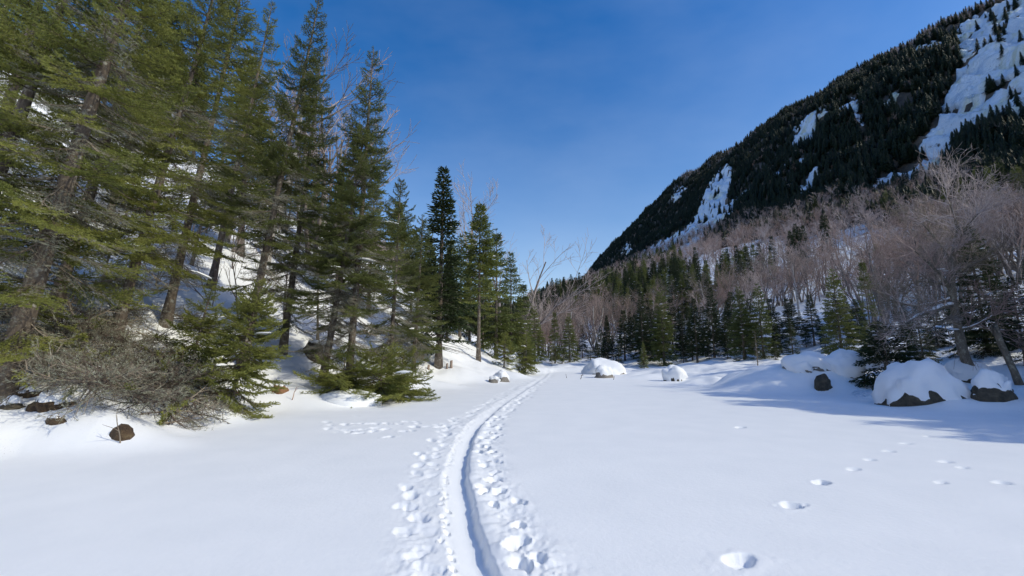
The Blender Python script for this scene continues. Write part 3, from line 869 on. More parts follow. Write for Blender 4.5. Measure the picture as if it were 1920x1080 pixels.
# ------------------------------------------------------------------ middle-distance conifers: shared crowns
def conifer_crown(rng, H, rad, base, nb, blade=0.16, width=0.028, dead=0.0, taper=.85, dens=1.0):
    """crown of small needle blades; returns foliage verts/tris, twig verts/quads, clump spots"""
    A, B, ra, rb, K0, KD, KL, KW = [], [], [], [], [], [], [], []
    spots = []
    hs_ = np.sort(base + (1 - base) * rng.random(nb) ** .95); phi = 0
    for h in hs_:
        phi += 2.4 + rng.normal(0, .4)
        L = rad * max(1 - h, 0) ** taper * rng.uniform(.65, 1.2) + .12
        pitch = R(-16 + 58 * h ** 1.5 + rng.normal(0, 7))
        n = max(2, int(L / .16)); p = np.array([0, 0, h * H * .995]); d = np.array([math.cos(phi) * math.cos(pitch), math.sin(phi) * math.cos(pitch), math.sin(pitch)])
        isdead = h < dead and rng.random() < .8
        sd = np.array([-math.sin(phi), math.cos(phi), 0])
        if not isdead and L > .6 and h < .85: spots.append((p + d * L * rng.uniform(.5, .85), L))
        for j in range(n):
            t = j / n; q = p + d * L / n
            A.append(p); B.append(q); ra.append(.010 * L * (1 - t) + .004); rb.append(.010 * L * (1 - t - 1 / n) + .004)
            d = d + np.array([0, 0, -.05 + .10 * t]); d /= np.linalg.norm(d)
            if isdead:
                for s_ in (-1, 1):
                    e = p + (sd * s_ * .8 + d * .7 + np.array([0, 0, rng.normal(0, .3)])) * (.14 + .16 * (1 - t) * L * rng.random())
                    A.append(p); B.append(e); ra.append(.004); rb.append(.002)
            elif t > .12 or L < .8:
                w = (0.50 * (1 - t) * L + .12)
                for s_ in (-1, 1):
                    nn = max(1, int(round(w / .13 * dens)))
                    for k in range(nn):
                        f = (k + rng.random() * .8) / nn
                        o = p + (sd * s_ * .82 + d * .58) * w * f + d * (L / n) * rng.random() + np.array([0, 0, rng.normal(-.03, .05)])
                        K0.append(o); KD.append(sd * s_ * rng.uniform(.1, .9) + d * rng.uniform(.4, 1.1) + np.array([0, 0, rng.normal(-.08, .28)])); KL.append(blade * rng.uniform(.7, 1.5)); KW.append(width * rng.uniform(.7, 1.3))
                if rng.random() < .8:
                    K0.append(p); KD.append(d + np.array([0, 0, rng.normal(.1, .3)]) + sd * rng.normal(0, .3)); KL.append(blade * 1.2); KW.append(width)
            p = q
        if not isdead:
            for k in range(2): K0.append(p - d * .05); KD.append(d + rng.normal(0, .3, 3)); KL.append(blade); KW.append(width)
    K0 = np.array(K0); KD = np.array(KD); KD /= np.linalg.norm(KD, axis=1, keepdims=True); KL = np.array(KL)[:, None]; KW = np.array(KW)[:, None]
    m = len(K0); S = np.cross(KD, rng.normal(size=(m, 3)) * .6 + np.array([0, 0, 1.0])); S /= np.linalg.norm(S, axis=1, keepdims=True) + 1e-9
    U = np.cross(S, KD)
    V = np.stack([K0, K0 + KD * KL * .45 + S * KW - U * KW * .4, K0 + KD * KL, K0 + KD * KL * .45 - S * KW - U * KW * .4, K0 + KD * KL * .4 + U * KW * .9], 1).reshape(-1, 3)
    b = (np.arange(m) * 5)[:, None]
    T = np.concatenate([b + np.array([[0, 1, 4]]), b + np.array([[1, 2, 4]]), b + np.array([[2, 3, 4]]), b + np.array([[3, 0, 4]])])
    W, Q = frusta(A, B, ra, rb, 3)
    return V, T, W, Q, spots
MID = {}
def mid_proto(key, seed, H, rad, base, nb, needle, dead=0.0, snowy=0, taper=.85, blade=.18, width=.036, dens=1.5, r=None, twig=None, bark=None):
    rng = np.random.default_rng(seed)
    V, T, W, Q, spots = conifer_crown(rng, H, rad, base, nb, blade, width, dead, taper, dens)
    crown = mk('crown', V, T, needle, smooth=False)
    limbs = mk('branches', W, Q, twig or M_TWIGD)
    tr, P = trunk_mesh('trunk', rng, H, r or (0.035 + 0.0085 * H), bark or M_BARK, n=8, k=9, wob=.004)
    sn = None
    if snowy and spots:
        parts = []
        Vi, Fi = icosphere(2)
        for k in rng.permutation(len(spots))[:snowy]:
            p, L = spots[k]; W_ = Vi * (1 + .5 * n3(Vi + p, 1.5, int(k))[:, None])
            W_ = W_ * np.array([rng.uniform(.10, .24), rng.uniform(.08, .16), .055]); W_[:, 2] = np.maximum(W_[:, 2], -.02)
            parts.append((W_ + p + np.array([0, 0, .05]), [Fi], [0]))
        Vs, Fs, Ms = join(parts); sn = mk('snow_load', Vs, Fs, M_CLUMP)
    MID[key] = (H, crown, limbs, tr, sn)
mid_proto('lit1', 11, 11, 2.1, .14, 150, M_SPRUCE, dead=.2, snowy=5)
mid_proto('lit2', 12, 11, 1.9, .05, 150, M_SPRUCE, dead=.12, snowy=6)
mid_proto('lit3', 13, 11, 2.4, .36, 135, M_FIR, dead=.40, snowy=4, taper=.7)
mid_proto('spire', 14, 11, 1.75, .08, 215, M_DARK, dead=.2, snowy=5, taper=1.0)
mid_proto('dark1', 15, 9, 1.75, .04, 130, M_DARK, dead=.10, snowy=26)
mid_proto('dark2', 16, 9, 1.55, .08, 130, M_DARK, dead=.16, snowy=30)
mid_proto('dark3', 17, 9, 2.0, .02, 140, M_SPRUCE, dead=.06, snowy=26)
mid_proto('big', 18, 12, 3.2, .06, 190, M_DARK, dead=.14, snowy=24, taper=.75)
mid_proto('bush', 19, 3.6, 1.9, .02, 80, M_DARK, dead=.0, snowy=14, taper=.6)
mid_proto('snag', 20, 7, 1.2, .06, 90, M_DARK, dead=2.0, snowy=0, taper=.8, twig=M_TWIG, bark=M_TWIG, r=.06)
mid_proto('pine', 21, 3.4, 1.0, .38, 50, M_YOUNG, dead=.2, snowy=2, taper=.5, blade=.14, width=.02)
mid_proto('tiny', 22, 0.9, .42, .1, 34, M_DARK, snowy=0, taper=.8, blade=.09, width=.014)
print('mid protos', round(time.time() - T0, 1), sum(len(c[1].polygons) for c in MID.values()))
mid_rng = np.random.default_rng(5)
def mid_conifer(key, x, y, H, label, group=None, wide=1.0, name='conifer_tree', cat='conifer', lean=(0, 0), z=None, snow=True):
    H0, crown, limbs, tr, sn = MID[key]
    s_ = H / H0
    z = ground(x, y) if z is None else z
    root = obj(name, None, loc=(x, y, z - .05), label=label, cat=cat, group=group); root.empty_display_size = .3
    root.rotation_euler = (R(lean[1]), R(lean[0]), mid_rng.uniform(0, 6.28)); root.scale = (s_ * wide, s_ * wide, s_)
    obj('trunk', tr, root); obj('branches', limbs, root, kind='stuff')
    if key != 'snag': obj('crown', crown, root)
    if sn is not None and snow: obj('snow_load', sn, root, kind='stuff')
    return root
def mid_px(key, u, Y, vtop, label, **k):
    x, y, z = place_m(u, Y)
    H = at(u, vtop, Y).z - z
    return mid_conifer(key, x, y, H, label, z=z, **k)
# left shore, receding
mid_px('spire', 822, 27, 318, 'narrow dark spire of spruce rising clear against the sky', wide=1.25)
mid_px('lit3', 897, 33.5, 384, 'fir with long bare grey trunk standing on the edge of the shore', wide=1.0)
mid_px('lit1', 862, 38, 440, 'spruce behind the bare trunked shore fir')
mid_px('lit2', 930, 40, 430, 'spruce filling the gap past the bare trunked shore fir', wide=1.1)
mid_px('lit1', 958, 43, 474, 'lower spruce stepping down towards the trail entrance', wide=1.1)
mid_px('lit2', 982, 47, 528, 'green spruce at the corner where the trail enters the trees', wide=1.2)
mid_px('dark3', 1003, 52, 575, 'small spruce hugging the trail inside the wood', wide=1.2)
GL = 'thin stemmed spruces in shade behind the left shore'
for u, Y, vt in ((838, 33, 470), (800, 31, 450), (770, 32, 430), (880, 42, 470), (905, 46, 480), (845, 44, 450), (690, 28, 330), (630, 27, 300), (740, 35, 380)):
    mid_px(['lit1', 'lit3', 'spire'][(u // 5) % 3], u, Y, vt, 'thin stemmed spruce standing back in the shaded wood behind the left bank', group=GL)
# right of the trail entrance and along the far shore
mid_px('dark3', 1068, 50, 588, 'bushy spruce on the right side of the trail entrance', wide=1.15)
mid_px('lit2', 1041, 56, 582, 'slender spruce behind the pale dead stick at the trail entrance')
mid_px('pine', 1108, 46.5, 652, 'little yellowish young pine beside the snow dome boulder', name='young_conifer', cat='sapling')
mid_px('snag', 1035, 49, 628, 'thin pale dead stick of a spruce at the trail entrance', wide=.5, name='dead_tree', cat='dead tree')
mid_px('dark1', 1207, 45, 552, 'tall spruce in the far shore row with a young pale spruce at its foot')
mid_px('dark3', 1246, 43.5, 540, 'tallest sunlit green spruce in the far shore row', wide=1.05)
mid_px('dark3', 1208, 41, 640, 'pale green knee high spruce in front of the far shore row', wide=1.0, name='young_conifer', cat='sapling')
mid_px('dark2', 1308, 41, 560, 'spruce with snow dotted boughs by the round snow covered rock')
mid_px('dark1', 1340, 40, 540, 'pointed spruce between the snow dotted pair on the shore')
mid_px('dark3', 1396, 36, 538, 'sunlit topped spruce beside the bare dead spruce', wide=1.1)
mid_px('dark3', 1432, 35, 532, 'full green spruce rising behind the bare dead spruce', wide=1.1)
mid_px('snag', 1421, 30, 618, 'bare dead spruce with pale twigs on the right shore', name='dead_tree', cat='dead tree', wide=1.3)
mid_px('dark2', 1488, 31, 596, 'spruce heavily dotted with snow lumps by the blue drift', wide=1.2)
mid_px('dark3', 1583, 25.5, 505, 'tall spruce on the bank above the big blue snow drift', wide=1.0)
mid_px('lit2', 1640, 27, 486, 'yellow-green topped spruce beside the tall one above the drift', wide=.8)
mid_px('bush', 1668, 18.2, 610, 'black-green spreading spruce bush at the edge of the shaded snow', wide=1.15, name='conifer_bush', cat='bush')
mid_px('dark1', 1735, 21.5, 575, 'dark spruce between the spreading bush and the big snow capped boulder', wide=1.2)
mid_px('big', 1856, 22.5, 424, 'large broad spruce behind the crooked old maple', wide=.95)
mid_px('dark1', 1925, 19, 520, 'dark spruce beyond the leaning broken snag', wide=1.2)
mid_px('tiny', 1490, 22.0, 692, 'tiny spruce seedling poking out of the blue drift', name='seedling', cat='sapling', wide=1.2)
mid_px('tiny', 1422, 24.0, 702, 'tiny spruce seedling beside the low rounded drifts', name='seedling', cat='sapling', wide=1.0)
GF = 'dark spruces along the far shore'
for u, Y, vt in ((1128, 54, 618), (1150, 51, 628), (1172, 50, 582), (1192, 54, 590), (1226, 52, 580), (1262, 50, 560), (1282, 46, 592), (1296, 50, 580), (1322, 48, 575), (1362, 44, 588), (1378, 46, 548), (1412, 42, 560),
                 (1452, 40, 560), (1466, 38, 585), (1512, 37, 598), (1536, 42, 590), (1558, 44, 580), (1092, 60, 610), (1140, 62, 600), (1218, 58, 575), (1345, 54, 570), (1500, 48, 580), (1120, 50, 640), (1160, 47, 640), (1238, 47, 600), (1282, 42.5, 640), (1365, 39, 625), (1330, 40, 640), (1455, 33, 640)):
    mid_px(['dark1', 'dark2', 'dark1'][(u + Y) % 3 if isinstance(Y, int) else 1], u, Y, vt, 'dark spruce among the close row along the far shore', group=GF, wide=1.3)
fr = np.random.default_rng(61)
for k in range(44):
    u = fr.uniform(1125, 1600); Y = np.interp(u, [1100, 1250, 1400, 1600], [50, 44, 36, 29]) + fr.uniform(0.5, 16)
    mid_px(['dark1', 'dark2', 'spire'][k % 3], u, Y, np.interp(u, [1120, 1200, 1400, 1600], [610, 580, 572, 560]) + fr.uniform(-12, 45), 'dark spruce among the close row along the far shore', group=GF, wide=fr.uniform(1.1, 1.5))
GR = 'dark spruces in the shade behind the right shore'
for u, Y, vt in ((1612, 33, 560), (1660, 24, 600), (1700, 30, 570), (1760, 26, 560), (1790, 30, 540), (1715, 24.5, 600), (1815, 25, 560), (1880, 28, 520), (1905, 25, 560), (1950, 24, 480), (2010, 21, 500), (1640, 38, 580), (1570, 36, 590), (1680, 36, 560), (1985, 30, 460)):
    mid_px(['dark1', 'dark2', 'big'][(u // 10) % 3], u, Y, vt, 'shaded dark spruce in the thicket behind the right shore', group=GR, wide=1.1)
# the wood goes on round the right shore, outside the view; it shades that shore
GO = 'spruces on the right shore out of view'
for k, (x, y, H) in enumerate([(25.6, 15.2, 11), (23.6, 12.8, 11), (22.4, 10.8, 11), (22.8, 9.6, 11.5), (23.6, 7.6, 11), (24.2, 5.4, 11.5), (25.0, 3.2, 11.5), (25.8, .8, 11.5), (26.6, -1.8, 12), (27.6, -4.6, 12), (25.5, 13, 12), (26.8, 9, 12), (28, 5.5, 12), (29, 1, 12), (30.5, -4, 12), (30, 15, 12), (25.4, 7.6, 12), (26.8, 3.4, 12), (28.6, -8, 12)]):
    mid_conifer(['dark1', 'big', 'dark3'][k % 3], x, y, H, 'tall spruce round the bend of the right shore', group=GO, wide=1.35)
# hillside conifers behind the left bank
GH = 'conifers scattered up the left hillside'
hr = np.random.default_rng(9); k = 0
while k < 34:
    u = hr.uniform(-250, 760); Y = hr.uniform(22, 60)
    x, y, z = place(u, Y)
    if u > 420 and Y > 38 and hr.random() < .6: continue
    mid_conifer(['lit1', 'lit2', 'lit3', 'spire'][k % 4], x, y, hr.uniform(8.5, 12.5) * (1 if u < 500 else .75), 'spruce scattered up the snowy left hillside among bare trees', group=GH, z=z, wide=hr.uniform(.9, 1.2), lean=(3, 0)); k += 1
print('mid trees', round(time.time() - T0, 1))

# ------------------------------------------------------------------ bare hardwoods
def grow(rng, p, d, L, r, lvl, mx, out, up=0.12, wig=0.22, kids=(3, 5), spread=(25, 55), shrink=(.45, .72), nseg=5):
    """out: list of (a, b, ra, rb, level)"""
    pts = [p]; step = L / nseg
    for i in range(nseg):
        d = d + rng.normal(0, wig, 3) * .5 + np.array([0, 0, up * (.4 if lvl == 0 else 1)]) * .35; d = d / np.linalg.norm(d)
        q = pts[-1] + d * step; t0, t1 = i / nseg, (i + 1) / nseg
        out.append((pts[-1], q, r * (1 - .62 * t0), r * (1 - .62 * t1), lvl)); pts.append(q)
    if lvl < mx:
        nk = rng.integers(kids[0], kids[1] + 1)
        for k in range(nk):
            t = (.30 + .70 * (k + rng.random()) / nk) if lvl else (.35 + .65 * (k + rng.random()) / nk)
            t = min(t, .999); i = int(t * nseg); o = pts[i] + (pts[i + 1] - pts[i]) * (t * nseg - i)
            ax = pts[i + 1] - pts[i]; ax = ax / np.linalg.norm(ax)
            sd = np.cross(ax, rng.normal(size=3)); sd /= np.linalg.norm(sd) + 1e-9
            a = R(rng.uniform(*spread)); dv = ax * math.cos(a) + sd * math.sin(a)
            grow(rng, o, dv, L * rng.uniform(*shrink) * (1.15 - .35 * t), r * (1 - .62 * t) * rng.uniform(.5, .7), lvl + 1, mx, out, up, wig, kids, spread, shrink, max(2, nseg - 1))
def wood_parts(out, split=1, sides=(8, 5, 3, 3, 3, 3), rmin=.006):
    a = [o for o in out if o[4] < split]; b = [o for o in out if o[4] >= split]
    def build(lst):
        parts = []
        if not lst: return None
        for lv in sorted({o[4] for o in lst}):
            q = [o for o in lst if o[4] == lv]
            V, Q = frusta([o[0] for o in q], [o[1] for o in q], np.maximum([o[2] for o in q], rmin), np.maximum([o[3] for o in q], rmin * .8), sides[min(lv, 5)])
            parts.append((V, [Q], [0]))
        V, F, M = join(parts); return V, F
    return build(a), build(b)
HW = []
for k in range(7):
    rng = np.random.default_rng(500 + k); out = []
    H = 9.0; fork = k % 3 == 0
    stems = 1 if not fork else 3
    for s_ in range(stems):
        d = np.array([rng.normal(0, .10 if stems == 1 else .25), rng.normal(0, .10 if stems == 1 else .25), 1.0]); d /= np.linalg.norm(d)
        grow(rng, np.array([0, 0, -.3]), d, H * (.78 if stems == 1 else rng.uniform(.6, .78)), .13 if stems == 1 else .09, 0, 3, out, up=.20, wig=.13, kids=(6, 8) if stems == 1 else (4, 6), spread=(22, 50), shrink=(.36, .56), nseg=7)
    (V0, F0), (V1, F1) = wood_parts(out, 1, rmin=.008)
    birch = k in (2, 5)
    HW.append((H, mk('trunk', V0, F0, M_BIRCH if birch else M_HWOOD), mk('crown', V1, F1, M_HWOOD if birch else M_HTWIG), birch))
print('hardwood protos', [len(h[2].polygons) for h in HW], round(time.time() - T0, 1))
def hardwood(k, x, y, H, label, group=None, wide=1.0, lean=(0, 0), z=None, rot=None):
    H0, tr, cr, b = HW[k]; s_ = H / H0
    z = ground(x, y) if z is None else z
    root = obj('bare_tree', None, loc=(x, y, z - .05), label=label, cat='bare tree', group=group); root.empty_display_size = .3
    root.rotation_euler = (R(lean[1]), R(lean[0]), hr.uniform(0, 6.28) if rot is None else rot); root.scale = (s_ * wide, s_ * wide, s_)
    obj('trunk', tr, root); obj('crown', cr, root)
    return root
# bare trees above the left bank
for k, (u, Y, H, lab) in enumerate([(500, 27, 17, 'tall bare birch with pinkish twigs over the dark crowned spruce'), (585, 30, 18, 'bare reddish tree fanning against the sky behind the dark crowned spruce'), (420, 24, 15, 'bare pale branched birch above the fir boughs on the slope'),
                                    (948, 60, 21, 'bare lacy tree standing alone against the sky above the trail entrance'), (875, 52, 19, 'faint bare tree between the spire and the bare trunked fir'), (1010, 66, 13, 'crooked bare tree leaning over the trail entrance')]):
    x, y, z = place(u, Y); hardwood([2, 0, 5, 3, 1, 6][k], x, y, H, lab, z=z, lean=(4, 0))
GHL = 'bare trees up the left hillside'
for k in range(14):
    x, y, z = place(hr.uniform(60, 640), hr.uniform(28, 60)); hardwood(int(hr.integers(7)), x, y, hr.uniform(10, 15), 'bare grey tree up the left hillside', group=GHL, z=z)

sr = np.random.default_rng(88)
for k in range(26):
    u = sr.uniform(120, 660); Y = np.interp(u, [100, 400, 660], [12, 16, 20]) + sr.uniform(0, 9)
    x, y, z = place(u, Y)
    if k % 3: hardwood(int(sr.integers(7)), x, y, sr.uniform(2.2, 5.0), 'thin bare sapling on the snowy left slope between the firs', group='bare saplings on the left slope', z=z, wide=.8, lean=(6, 0))
    else: mid_conifer('snag', x, y, sr.uniform(2.5, 5.5), 'small dead grey spruce on the snowy left slope between the firs', group='small dead spruces on the left slope', z=z, wide=1.4, lean=(5, 0), name='dead_tree', cat='dead tree')
# bare wood below the cliffs: the largest as single trees, the rest as one mass
hr2 = np.random.default_rng(21)
cand = []
while len(cand) < 9000:
    n = 4000
    y = 34 + 560 * hr2.random(n) ** 1.5; x = hr2.uniform(-0.05, 1, n) * np.minimum(1.45 * y, 175)
    z = hbase(x, y); zm, g = hmount(x, y); z = np.where(x > .02 * ridge_x(y), np.maximum(z, zm), z)
    u, v = proj(x, y, z)
    s = x / ridge_x(y)
    dl, sl = seg_dist(x, y, LEFT)
    ok = (u > 985) & (u < 2060) & (s < .48) & (v > 100) & ~((dl * sl) > 0)
    ok &= ~((u > 1560) & (y < 110) & (hr2.random(n) < .45))
    ok &= ((u < 1590) & (y > 56)) | ((u >= 1590) & (x > 27) & (y > 31))
    con = (fbm(x / 45, y / 60, 91, 3) + 0.40 * np.exp(-(((u - 1210) / 100) ** 2 + ((v - 565) / 34) ** 2))) > np.where((u > 1430) & (v < 420), 0.06, np.where((u > 1285) & (u < 1640), 0.30, 0.20))   # where conifers stand instead
    for i in np.nonzero(ok)[0]: cand.append((x[i], y[i], z[i], bool(con[i])))
# thin to a minimum spacing
grid = {}; pts = []
for (x, y, z, c) in cand:
    sp = 2.6 + y * .004
    key = (int(x // sp), int(y // sp))
    if any((a, b) in grid for a in (key[0] - 1, key[0], key[0] + 1) for b in (key[1] - 1, key[1], key[1] + 1)) and hr2.random() < .72: continue
    grid[key] = 1; pts.append((x, y, z, c))
hwp = sorted([p for p in pts if not p[3]], key=lambda p: math.hypot(p[0], p[1])); conp = sorted([p for p in pts if p[3]], key=lambda p: math.hypot(p[0], p[1]))
print('talus trees', len(hwp), len(conp), 'nearest', [tuple(round(float(c), 1) for c in p[:3]) for p in hwp[:3]])
GT = 'bare trees on the talus slope'
for (x, y, z, c) in hwp[:285]:
    k = int(hr2.integers(7))
    hardwood(k, x, y, hr2.uniform(5.5, 9.5), 'pale limbed bare birch on the wooded slope below the cliffs' if HW[k][3] else ('bare brown tree with several stems from one foot on the slope below the cliffs' if k % 3 == 0 else 'bare single stemmed reddish brown tree on the slope below the cliffs'), group='birches on the slope below the cliffs' if HW[k][3] else GT, wide=hr2.uniform(.9, 1.25), z=z, lean=(hr2.normal(-3, 4), hr2.normal(0, 4)))
for (x, y, z, c) in conp[:110]:
    mid_conifer(['dark1', 'dark2', 'dark3', 'lit2'][int(hr2.integers(4))], x, y, hr2.uniform(6, 9.5), 'spruce standing among the bare trees on the slope below the cliffs', group='spruces among the bare trees on the slope', z=z)

# ------------------------------------------------------------------ far woods as masses (geometry nodes on points)
def far_conifer(seed):
    rng = np.random.default_rng(seed); V, F = [], []
    H = 1.0; tiers = 15
    for t in range(tiers):
        h0 = .06 + .90 * t / tiers; r = (.21 * (1 - h0) + .016) * rng.uniform(.8, 1.2); n = 11
        top = min(h0 + .15, 1.0)
        for k in range(n):
            a = 2 * math.pi * (k + rng.uniform(-.3, .3)) / n; rr = r * rng.uniform(.55, 1.25); w = .22
            b = len(V)
            V += [(0, 0, top), (math.cos(a - w) * rr * .72, math.sin(a - w) * rr * .72, h0 + .02), (math.cos(a) * rr, math.sin(a) * rr, h0 - rng.uniform(-.02, .05)), (math.cos(a + w) * rr * .72, math.sin(a + w) * rr * .72, h0 + .02)]
            F += [(b, b + 1, b + 2), (b, b + 2, b + 3)]
    me = mk('far_conifer', np.array(V), np.array(F), M_FARC, smooth=False)
    return me
def far_hardwood(seed):
    rng = np.random.default_rng(seed); out = []
    grow(rng, np.array([0, 0, -.03]), np.array([rng.normal(0, .1), rng.normal(0, .1), 1.0]), .62, .012, 0, 3, out, up=.22, wig=.14, kids=(4, 5), spread=(22, 50), shrink=(.42, .62), nseg=4)
    (V0, F0), (V1, F1) = wood_parts(out, 1, rmin=.0022)
    V, F, M = join([(V0, F0, [0] * len(F0)), (V1, F1, [1] * len(F1))])
    return mk('far_bare_tree', V, F, [M_BIRCH if seed % 3 == 0 else M_HWOOD, M_HTWIG], M, smooth=False)
def scatter(name, P, scale, protos, label, wide=None):
    coll = bpy.data.collections.new(name + '_kinds')
    for i, me in enumerate(protos):
        o = bpy.data.objects.new(name + '_kind', me); coll.objects.link(o)
    me = bpy.data.meshes.new(name); me.vertices.add(len(P)); me.vertices.foreach_set('co', np.asarray(P, np.float32).ravel())
    a = me.attributes.new('size', 'FLOAT', 'POINT'); a.data.foreach_set('value', np.asarray(scale, np.float32))
    o = obj(name, me, label=label, kind='stuff')
    ng = bpy.data.node_groups.new(name, 'GeometryNodeTree')
    ng.interface.new_socket('Geometry', in_out='INPUT', socket_type='NodeSocketGeometry'); ng.interface.new_socket('Geometry', in_out='OUTPUT', socket_type='NodeSocketGeometry')
    N, L = ng.nodes, ng.links
    gi, go = N.new('NodeGroupInput'), N.new('NodeGroupOutput')
    iop = N.new('GeometryNodeInstanceOnPoints'); ci = N.new('GeometryNodeCollectionInfo'); ci.inputs['Collection'].default_value = coll
    ci.inputs['Separate Children'].default_value = True; ci.inputs['Reset Children'].default_value = True
    iop.inputs['Pick Instance'].default_value = True
    na = N.new('GeometryNodeInputNamedAttribute'); na.data_type = 'FLOAT'; na.inputs['Name'].default_value = 'size'
    rv = N.new('FunctionNodeRandomValue'); rv.data_type = 'FLOAT_VECTOR'
    rv.inputs[0].default_value = (-.06, -.06, 0); rv.inputs[1].default_value = (.06, .06, 6.28)
    L.new(gi.outputs[0], iop.inputs['Points']); L.new(ci.outputs[0], iop.inputs['Instance']); L.new(na.outputs[0], iop.inputs['Scale']); L.new(rv.outputs[0], iop.inputs['Rotation'])
    L.new(iop.outputs[0], go.inputs[0])
    md = o.modifiers.new('scatter', 'NODES'); md.node_group = ng
    return o
FC = [far_conifer(700 + i) for i in range(6)]; FH = [far_hardwood(720 + i) for i in range(6)]
P = np.array([p[:3] for p in hwp[285:]]); scatter('bare_forest', P, hr2.uniform(7, 11, len(P)), FH, 'mass of bare reddish grey trees on the valley floor and lower slope')
P = np.array([p[:3] for p in conp[110:]])
if len(P): scatter('spruce_stands', P, hr2.uniform(6, 10, len(P)) / 9.0, [MID[k][1] for k in ('dark1', 'dark2', 'dark3')], 'dark patches of spruce in the bare wood at the foot of the mountain')
# mountain wall
n = 60000
y = 90 + 1900 * hr2.random(n) ** 1.9; s = hr2.uniform(.36, 1.07, n); x, y = mount_xy(s, y); z, g = hmount(x, y)
u, v = proj(x, y, z)
keep = (u > 1040) & (u < 2150) & (v > -220)
icy = np.zeros(n, bool)
for key in ICE: icy |= ice_mask(key, x - .0, y, z)
keep &= ~(icy & (hr2.random(n) < .985))
# bare rock and snow gaps in the forest
gap = fbm(y / 26 + z / 40, z / 14 - y / 60, 95, 4)
keep &= ~((gap > .26) & (s > .5) & (s < .95))
hwm = np.where(s < .47, hr2.random(n) < .68, np.where(s > .92, hr2.random(n) < .35 + .5 * (fbm(y / 80, s * 0 + 2, 97, 2) > -.06), hr2.random(n) < .06))
dens = np.where(hwm, .8, 1.0); keep &= hr2.random(n) < dens
Pm = np.stack([x, y, z - .3], -1)
m1 = keep & ~hwm; m2 = keep & hwm
sz = hr2.uniform(4.0, 8.0, n) * np.where(s > .9, .8, 1)
scatter('mountain_spruce_forest', Pm[m1], sz[m1] * 1.15, FC, 'dark spruce forest clinging to the shaded mountain wall')
scatter('mountain_bare_forest', Pm[m2], sz[m2] * .95, FH, 'bare brown trees along the crest and foot of the mountain wall')
# far saddle and left hill crest
n = 9000
y = hr2.uniform(90, 900, n); x = hr2.uniform(-.75, .16, n) * y
dl, sl = seg_dist(x, y, LEFT); z = hbase(x, y); u, v = proj(x, y, z)
keep = ((dl * sl > 2) | (x < .05 * ridge_x(y))) & (u > 560) & (u < 1130)
hwm = (fbm(x / 60, y / 60, 98, 3) > -.02)
Pm = np.stack([x, y, z - .3], -1)
scatter('saddle_spruce_forest', Pm[keep & ~hwm], hr2.uniform(6, 10, (keep & ~hwm).sum()), FC, 'spruce forest over the far saddle and hill beyond the lake')
scatter('saddle_bare_forest', Pm[keep & hwm], hr2.uniform(7, 11, (keep & hwm).sum()), FH, 'bare forest over the far saddle and hill beyond the lake')
print('far woods', m1.sum(), m2.sum(), round(time.time() - T0, 1))

